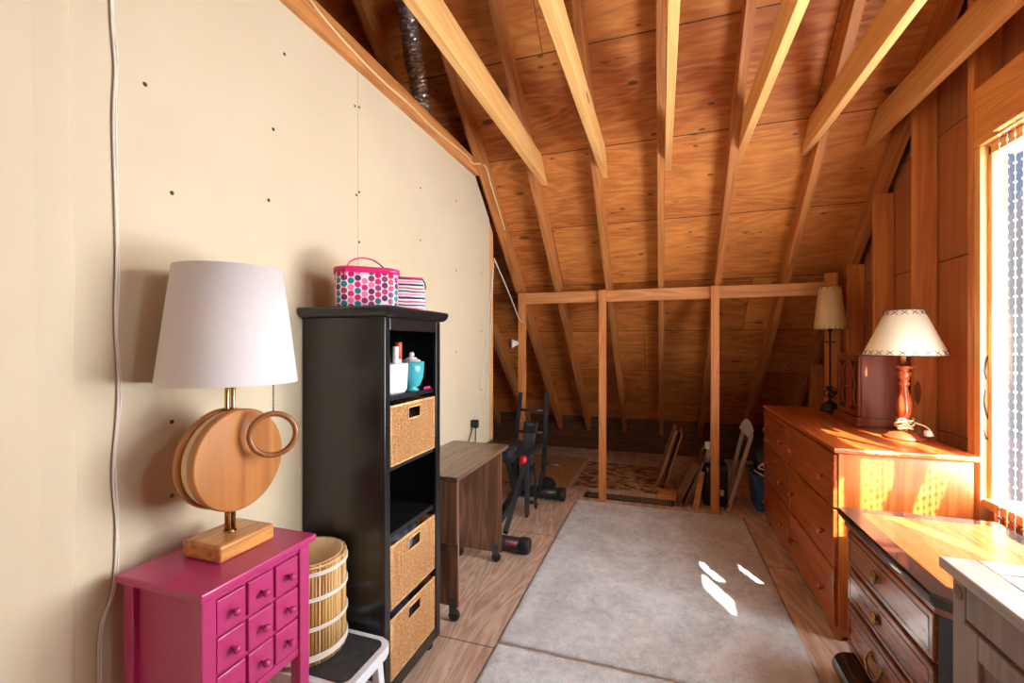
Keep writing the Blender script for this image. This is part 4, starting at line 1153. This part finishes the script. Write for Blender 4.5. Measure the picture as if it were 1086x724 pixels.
# ------------------------------------------------------------------ grey washed cabinet
t = thing('grey_cabinet', 'grey washed wooden cabinet at the bottom right corner of the picture', 'cabinet', (.98, 1.1, 0))
X0, X1, Y0, Y1 = .706, 1.238, .62, 1.447
zt = .80
bm = B(); bx(bm, X0-.022, X1, Y0-.02, Y1+.014, zt-.028, zt, .003)
obj('top', bm, M['greytop'], t)
bm = B(); bx(bm, X0+.054, X0+.0575, Y0-.018, Y1+.012, zt-.001, zt+.0006); bx(bm, X0+.0575, X1-.002, Y1-.062, Y1-.058, zt-.001, zt+.0006)
obj('seam', bm, M['chest_black'], t)
bm = B(); bx(bm, X0+.02, X1-.004, Y0+.004, Y1-.004, .06, zt-.029); obj('carcass', bm, M['greywood'], t)
bm = B()
for y0, y1 in ((Y0, Y0+.05), (Y1-.05, Y1)): bx(bm, X0, X0+.05, y0, y1, .001, zt-.029, .003)
bx(bm, X0+.002, X0+.022, Y0+.05, Y1-.05, zt-.125, zt-.029, .002); bx(bm, X0+.002, X0+.022, Y0+.05, Y1-.05, .06, .12, .002)
obj('face_frame', bm, M['greywood'], t)
for y in (Y1-.025, Y0+.025):
    bm = B(); lathe(bm, [(.017, X0+.001), (.017, X0-.003), (.012, X0-.004), (.010, X0-.001), (.006, X0-.001), (.005, X0-.004), (.0001, X0-.0045)], (0, y, zt-.072), 20, 'x'); obj('rosette', bm, M['greywood'], t)
ym = (Y0+Y1)/2
for y0, y1 in ((ym+.002, Y1-.053), (Y0+.053, ym-.002)):
    bm = B(); z0, z1 = .124, zt-.13
    bx(bm, X0-.006, X0+.016, y0, y0+.055, z0, z1, .003); bx(bm, X0-.006, X0+.016, y1-.055, y1, z0, z1, .003)
    bx(bm, X0-.006, X0+.016, y0+.055, y1-.055, z1-.06, z1, .003); bx(bm, X0-.006, X0+.016, y0+.055, y1-.055, z0, z0+.06, .003)
    d = obj('door', bm, M['greywood'], t)
    bm = B(); bx(bm, X0+.004, X0+.014, y0+.054, y1-.054, z0+.058, z1-.058); bx(bm, X0-.002, X0+.006, y0+.085, y1-.085, z0+.095, z1-.095, .006); obj('raised_panel', bm, M['greywood'], d)

# ------------------------------------------------------------------ behind the kneewall
bm = B(); N2 = 30
bx(bm, -.80, .02, 4.24, 5.16, .0005, .006, .002); single('floor_mat', 'brown mottled mat lying flat beyond the kneewall', 'mat', bm, M['hide'], (-.4, 4.7, 0))
bm = B(); bx(bm, -1.75, -.84, 4.12, 5.3, .0005, .008, .002); single('board', 'pale tan board lying flat beyond the kneewall, left of the mottled mat', 'board', bm, M['osb'], (-1.3, 4.7, 0))
t = thing('floor_register', 'long slotted metal floor register lying along the back edge of the rug', 'floor register', (-.3, 4.02, 0))
bm = B(); x0, x1, y0, y1 = -.66, .10, 3.955, 4.095
for q in ((x0, x1, y0, y0+.016), (x0, x1, y1-.016, y1), (x0, x0+.03, y0, y1), (x1-.03, x1, y0, y1)): bx(bm, q[0], q[1], q[2], q[3], .001, .007, .001, 1)
obj('frame', bm, M['vent'], t)
bm = B(); bx(bm, x0+.03, x1-.03, y0+.016, y1-.016, .0008, .0018); obj('opening', bm, M['vent_dark'], t)
bm = B(); x = x0+.04
while x < x1-.035: bx(bm, x, x+.006, y0+.016, y1-.016, .002, .006); x += .0145
obj('louvres', bm, M['louvre'], t)
bm = B(); bx(bm, -.04, .125, 4.10, 4.19, .001, .04, .003); single('wood_offcut', 'short pale wood offcut lying at the foot of the leaning frames', 'wood offcut', bm, M['plank'], (.04, 4.15, 0))
bm = B(); bx(bm, -.02, .135, 4.205, 4.29, .001, .042, .003); single('wood_offcut', 'second pale offcut lying just behind the first one', 'wood offcut', bm, M['plank'], (.05, 4.25, 0))

# leaning picture frames; each leans sideways on the pile to its right
def leaning(name, label, y0, y1, xb, xt, z1, th, fmat, amat, cat='picture frame', bw=.03, zb=.002):
    t = thing(name, label, cat, ((xb+xt)/2, (y0+y1)/2, 0), 'frames leaning behind the kneewall')
    dirv = Vector((xt-xb, 0, z1-zb)); L = dirv.length; dv = dirv.normalized(); nv = Vector((-dv.z, 0, dv.x))   # nv points to -x
    def P(u, v, d): return Vector((xb, y0, zb))+dv*v*L+Vector((0, (y1-y0)*u, 0))+nv*d
    def slab(bm, u0, u1, v0, v1, d0, d1):
        vs = [bm.verts.new(P(u, v, d)) for u in (u0, u1) for v in (v0, v1) for d in (d0, d1)]
        for f in ((0,1,3,2), (4,6,7,5), (0,4,5,1), (2,3,7,6), (0,2,6,4), (1,5,7,3)): bm.faces.new([vs[i] for i in f])
    bu, bv = bw/(y1-y0), bw/L
    bm = B(); slab(bm, 0, 1, 0, bv, 0, th); slab(bm, 0, 1, 1-bv, 1, 0, th); slab(bm, 0, bu, bv, 1-bv, 0, th); slab(bm, 1-bu, 1, bv, 1-bv, 0, th)
    obj('frame', bm, M[fmat], t)
    bm = B(); slab(bm, bu, 1-bu, bv, 1-bv, th*.25, th*.6); obj('picture', bm, M[amat], t)
leaning('picture_frame', 'wide pale-edged picture leaning right, leftmost of the leaning frames', 4.33, 4.72, -.03, .135, .56, .022, 'frame_wood', 'art', zb=.045)
leaning('picture_frame', 'thin framed picture tucked against the right of the leftmost leaning frame', 4.36, 4.76, .035, .180, .52, .016, 'frame_wood', 'art', zb=.045)
leaning('picture_frame', 'dark wooden frame leaning nearest the rug, left of the white spray bottle', 3.96, 4.32, .130, .300, .36, .022, 'dark_frame', 'art', bw=.035)
leaning('picture_frame', 'second dark frame leaning behind the nearest dark frame', 3.985, 4.36, .185, .342, .40, .018, 'dark_frame', 'art', bw=.03)
bm = B(); bar(bm, (.262, 3.975, .003), (.315, 4.02, .30), .045, .02, (0, 1, 0), .002); single('wood_strip', 'short orange wood strip leaning between the dark frames and the right post', 'wood strip', bm, M['plank'], (.27, 3.98, 0))

# black storage case with clutter on it
t = thing('storage_case', 'black storage case standing behind the right kneewall post', 'case', (.43, 4.2, 0))
bm = B(); bx(bm,   .335, .515, 4.06, 4.40, .001, .31, .015); obj('case_body', bm, M['black_plastic'], t)
bm = B(); bx(bm,   .33, .52, 4.055, 4.405, .311, .335, .008); obj('lid', bm, M['black_plastic'], t)
bm = B(); bx(bm, .355, .372, 4.050, 4.056, .285, .325, .002); obj('latch', bm, M['chrome'], t)
t = thing('spray_bottle', 'pale upright spray bottle standing left of the right kneewall post', 'bottle', (.385, 4.2, .335))
bm = B(); lathe(bm, [(.026, .0), (.03, .006), (.03, .07), (.024, .085), (.018, .10), (.018, .115)], (.385, 4.2, .3355), 20); obj('bottle_body', bm, M['pale_paint'], t)
bm = B(); lathe(bm, [(.032, .116), (.034, .122), (.034, .165), (.03, .172)], (.385, 4.2, .3355), 20); obj('cap', bm, M['white_cord'], t)
t = thing('hand_tool', 'silver grey hand tool lying on the dark clutter beside the spray bottle', 'tool', (.36, 4.35, .336))
bm = B(); tube(bm, catmull([(.345, 4.30, .352), (.34, 4.33, .40), (.36, 4.37, .425), (.40, 4.39, .43)]), [.012]*19, 10); obj('handle', bm, M['chrome'], t)
bm = B(); lathe(bm, [(.024, 0), (.026, .01), (.026, .09), (.02, .1)], (.43, 4.37, .3355), 16); obj('body', bm, M['grey_metal'], t)

# folding pale stand, leaning
t = thing('folding_stand', 'pale painted folding stand leaning to the right beside the blue tote', 'stand', (.62, 4.2, 0))
bm = B(); bar(bm, (.500, 3.965, .003), (.752, 4.42, .555), .030, .022, (0, 1, 0), .004); obj('leg', bm, M['pale_paint'], t)
bm = B(); bar(bm, (.565, 4.50, .003), (.712, 4.52, .62), .030, .022, (0, 1, 0), .004); obj('leg', bm, M['pale_paint'], t)
bm = B(); prism(bm, [(.66, .60), (.685, .655), (.705, .68), (.73, .68), (.752, .65), (.768, .59), (.755, .54), (.735, .51)], 4.470, 4.495, 'y'); 
for v in bm.verts: v.co.y -= (.68-v.co.z)*.25+(v.co.x-.66)*.25
obj('headboard', bm, M['pale_paint'], t)
bm = B(); tube(bm, catmull([(.53, 4.06, .10), (.515, 3.99, .05), (.49, 3.962, .035), (.47, 3.965, .02)]), .004, 6); c_ = obj('cord', bm, M['black_plastic'], t)
bm = B(); bx(bm, .445, .472, 3.95, 3.968, .13, .175, .003); single('cord_plug', 'small white plug hanging beside the foot of the right kneewall post', 'plug', bm, M['white_cord'], (.46, 3.96, .13))

# blue tote with black bag and cables
t = thing('storage_tote', 'blue plastic tote beyond the far end of the dresser', 'tote', (.9, 4.2, 0))
bm = B()
L3 = [rr(.70+d, 1.08-d, 4.02+d, 4.38-d, .03) for d in (.03, .0, -.012, -.012, .006, .03)]
Zs = [.001, .275, .275, .30, .30, .01]
rings = [[bm.verts.new((x, y, z)) for x, y in p] for p, z in zip(L3, Zs)]
for a, b in zip(rings, rings[1:]):
    for k in range(len(a)): bm.faces.new((a[k], a[(k+1) % len(a)], b[(k+1) % len(a)], b[k]))
bm.faces.new(rings[0][::-1]); bm.faces.new(rings[-1]); obj('tub', bm, M['blue_plastic'], t)
bm = B(); res = bmesh.ops.create_icosphere(bm, subdivisions=4, radius=1)
for v in bm.verts:
    n_ = math.sin(v.co.x*7+v.co.z*5)*.06+math.sin(v.co.y*9-v.co.z*6)*.06+math.sin(v.co.x*17+v.co.y*13)*.03
    v.co *= 1+n_
    v.co = Vector((.885+v.co.x*.16, 4.2+v.co.y*.15, .36+v.co.z*.21))
for f in bm.faces: f.smooth = True
single('black_bag', 'crumpled black plastic bag stuffed into the blue tote', 'bag', bm, plain('black_film', (22, 24, 24), .35), (.885, 4.2, .3))
bm = B(); tube(bm, catmull([(.70, 4.015, .345), (.74, 3.995, .32), (.82, 3.99, .30), (.90, 3.985, .33), (.88, 3.98, .40), (.80, 4.0, .42), (.73, 4.01, .37), (.80, 3.985, .36), (.90, 3.99, .40)]), .0055, 8); single('white_cable', 'loose white cable looped over the rim of the blue tote', 'cable', bm, M['white_cord'], (.8, 4.0, .35))

# ------------------------------------------------------------------ cords, lights, duct
bm = B(); pts = catmull([(WX+.006, .748, 2.62), (WX+.006, .748, 2.215), (WX+.006, .757, 2.055), (WX+.006, .753, 1.91), (WX+.006, .760, 1.601), (WX+.006, .757, 1.41), (WX+.006, .764, 1.218), (WX+.006, .752, 1.028), (WX+.006, .760, .882), (WX+.006, .752, .73), (WX+.006, .722, .62), (WX+.006, .73, .3), (WX+.006, .73, .01)], 5)
tube(bm, pts, .0026, 8)
tube(bm, [(p.x, p.y+.0046+.0012*math.sin(i*.9), p.z) for i, p in enumerate(pts)], .0024, 8)
single('hanging_cord', 'white twin cord hanging straight down the cream wall left of the disc lamp', 'cord', bm, M['white_cord'], (WX, .75, 1.3))
bm = B(); w_ = [(-1.286, 1.0, 2.72), (-1.284, 1.22, 2.705), (-1.284, 1.351, 2.69), (-1.284, 1.439, 2.66), (-1.2835, 1.62, 2.635), (-1.2835, 1.871, 2.625), (-1.2835, 2.1, 2.635), (-1.2835, 2.309, 2.625), (-1.2835, 2.60, 2.64), (-1.2835, 2.85, 2.655), (-1.2835, 2.95, 2.645)]
tube(bm, catmull(w_+[(-1.234, 3.06, 2.66), (-1.234, 3.2, 2.55), (-1.234, 3.5, 2.30)], 6), .0055, 8)
single('ceiling_cable', 'ivory cable stapled along the timber plate above the cream wall', 'cable', bm, M['tan_cable'], (-1.283, 2, 2.64))
bm = B(); tube(bm, catmull([(WX+.006, 3.455, 2.06), (-1.28, 3.62, 1.88), (-1.25, 3.78, 1.70), (-1.235, 3.894, 1.58), (-1.2, 3.895, 1.55)], 6), .005, 8)
tube(bm, catmull([(WX+.006, 3.455, 2.06), (WX+.006, 3.38, 1.75), (WX+.006, 3.24, 1.2), (WX+.006, 3.09, .86), (WX+.007, 3.03, .76)], 6), .0042, 8)
tube(bm, catmull([(WX+.006, 3.455, 2.06), (WX+.006, 3.41, 1.7), (WX+.006, 3.35, 1.2), (WX+.006, 3.26, .92)], 6), .003, 8)
single('lamp_cord', 'thin pale cord strung from the partition end down to a black plug', 'cord', bm, M['white_cord'], (WX, 3.4, 1.4))
t = thing('black_plug', 'black plugs and cords hanging on the cream wall above the walnut desk', 'plug', (WX+.015, 3.03, .76))
bm = B(); bx(bm, WX+.002, WX+.03, 2.985, 3.02, .745, .80, .006); bx(bm, WX+.002, WX+.03, 3.045, 3.085, .73, .79, .006); obj('plug_body', bm, M['black_plastic'], t)
bm = B(); tube(bm, catmull([(WX+.014, 3.0, .75), (WX+.014, 2.95, .68), (WX+.014, 2.86, .60), (WX+.014, 2.80, .52)]), .0045, 7); tube(bm, catmull([(WX+.014, 3.06, .735), (WX+.014, 3.05, .64), (WX+.014, 3.04, .45)]), .0045, 7); obj('cord', bm, M['black_plastic'], t)
t = thing('clip_light', 'small white spotlight fixed to the left kneewall post', 'spotlight', (-1.26, 3.88, 1.35))
bm = B(); c0 = Vector((-1.248, 3.90, 1.36)); dd = Vector((-.75, -.6, -.05)).normalized()
tube(bm, [c0, c0+dd*.03, c0+dd*.04, c0+dd*.075], [.018, .026, .034, .046], 18); obj('lamp_head', bm, M['white_cord'], t)
# foil duct
bm = B(); ctr = catmull([(-1.44, 2.30, 3.38), (-1.435, 2.345, 3.26), (-1.445, 2.40, 3.12), (-1.435, 2.455, 2.97), (-1.44, 2.505, 2.85), (-1.455, 2.52, 2.77), (-1.52, 2.52, 2.70)], 14)
rs = []; pts = []
for i, p in enumerate(ctr):
    rs.append(.058 if i % 2 else .046); pts.append(p)
tube(bm, pts, rs, 20)
for v in bm.verts: v.co += Vector((R.uniform(-1, 1), R.uniform(-1, 1), R.uniform(-1, 1)))*.0045
for f in bm.faces: f.smooth = False
t = single('foil_duct', 'crinkled silver foil duct hanging down behind the first ceiling tie', 'duct', bm, M['foil'], (-1.6, 2.7, 3.1))
bm = B(); lathe(bm, [(.01, 2.585), (.10, 2.59), (.10, 2.66), (.085, 2.73), (.06, 2.75), (.03, 2.752)], (-1.60, 2.52, 0), 24); single('vent_hood', 'tan domed vent hood that the foil duct runs into', 'vent hood', bm, M['cream_ring'], (-1.60, 2.52, 2.59))
bm = B(); bx(bm, -3.19, WX-.051, -2.3, 3.1, 2.56, 2.584); struct('trim_1', bm, M['shaded_wood'])

# ------------------------------------------------------------------ daylight, sun, camera
w = bpy.data.worlds.new('sky'); SC.world = w; w.use_nodes = True
bg = w.node_tree.nodes['Background']; bg.inputs[0].default_value = (.88, .95, 1, 1); bg.inputs[1].default_value = WORLD
def portal(loc, rot, sx, sy):
    l = bpy.data.lights.new('portal', 'AREA'); l.shape = 'RECTANGLE'; l.size = sx; l.size_y = sy
    o = bpy.data.objects.new('window_portal', l); C.objects.link(o); o.location = loc; o.rotation_euler = rot; l.cycles.is_portal = True
portal((GX+.09, (W1[0]+W1[1])/2, (W1[2]+W1[3])/2), (0, PI/2, 0), W1[3]-W1[2], W1[1]-W1[0])
portal((GX+.09, (W2[0]+W2[1])/2, (W2[2]+W2[3])/2), (0, PI/2, 0), W2[3]-W2[2], W2[1]-W2[0])
portal(((SK[0]+SK[1])/2, (SK[2]+SK[3])/2, rear((SK[2]+SK[3])/2)+.09), (math.atan(MS), 0, 0), SK[1]-SK[0], (SK[3]-SK[2])/math.cos(math.atan(MS)))
sl = bpy.data.lights.new('sun', 'SUN'); sl.energy = SUN; sl.angle = .009; sl.color = (1, .93, .82)
so = bpy.data.objects.new('sun', sl); C.objects.link(so); so.rotation_euler = Vector((-.45, .89, -1.0)).to_track_quat('-Z', 'Y').to_euler()

cam = bpy.data.cameras.new('camera'); co = bpy.data.objects.new('camera', cam); C.objects.link(co)
cam.sensor_width = 36; cam.lens = 36*475/1086; cam.shift_y = -3/1086*-1
co.location = (0, 0, 1.35); co.rotation_euler = (PI/2, 0, math.atan(159/475))
cam.clip_start = .02
SC.camera = co
SC.cycles.max_bounces = 14; SC.cycles.diffuse_bounces = 8; SC.cycles.transparent_max_bounces = 16
SC.cycles.sample_clamp_indirect = 8
vs = SC.view_settings
vs.view_transform = 'Standard'; vs.look = 'None'; vs.gamma = 1; vs.use_curve_mapping = False; vs.exposure = EXPO
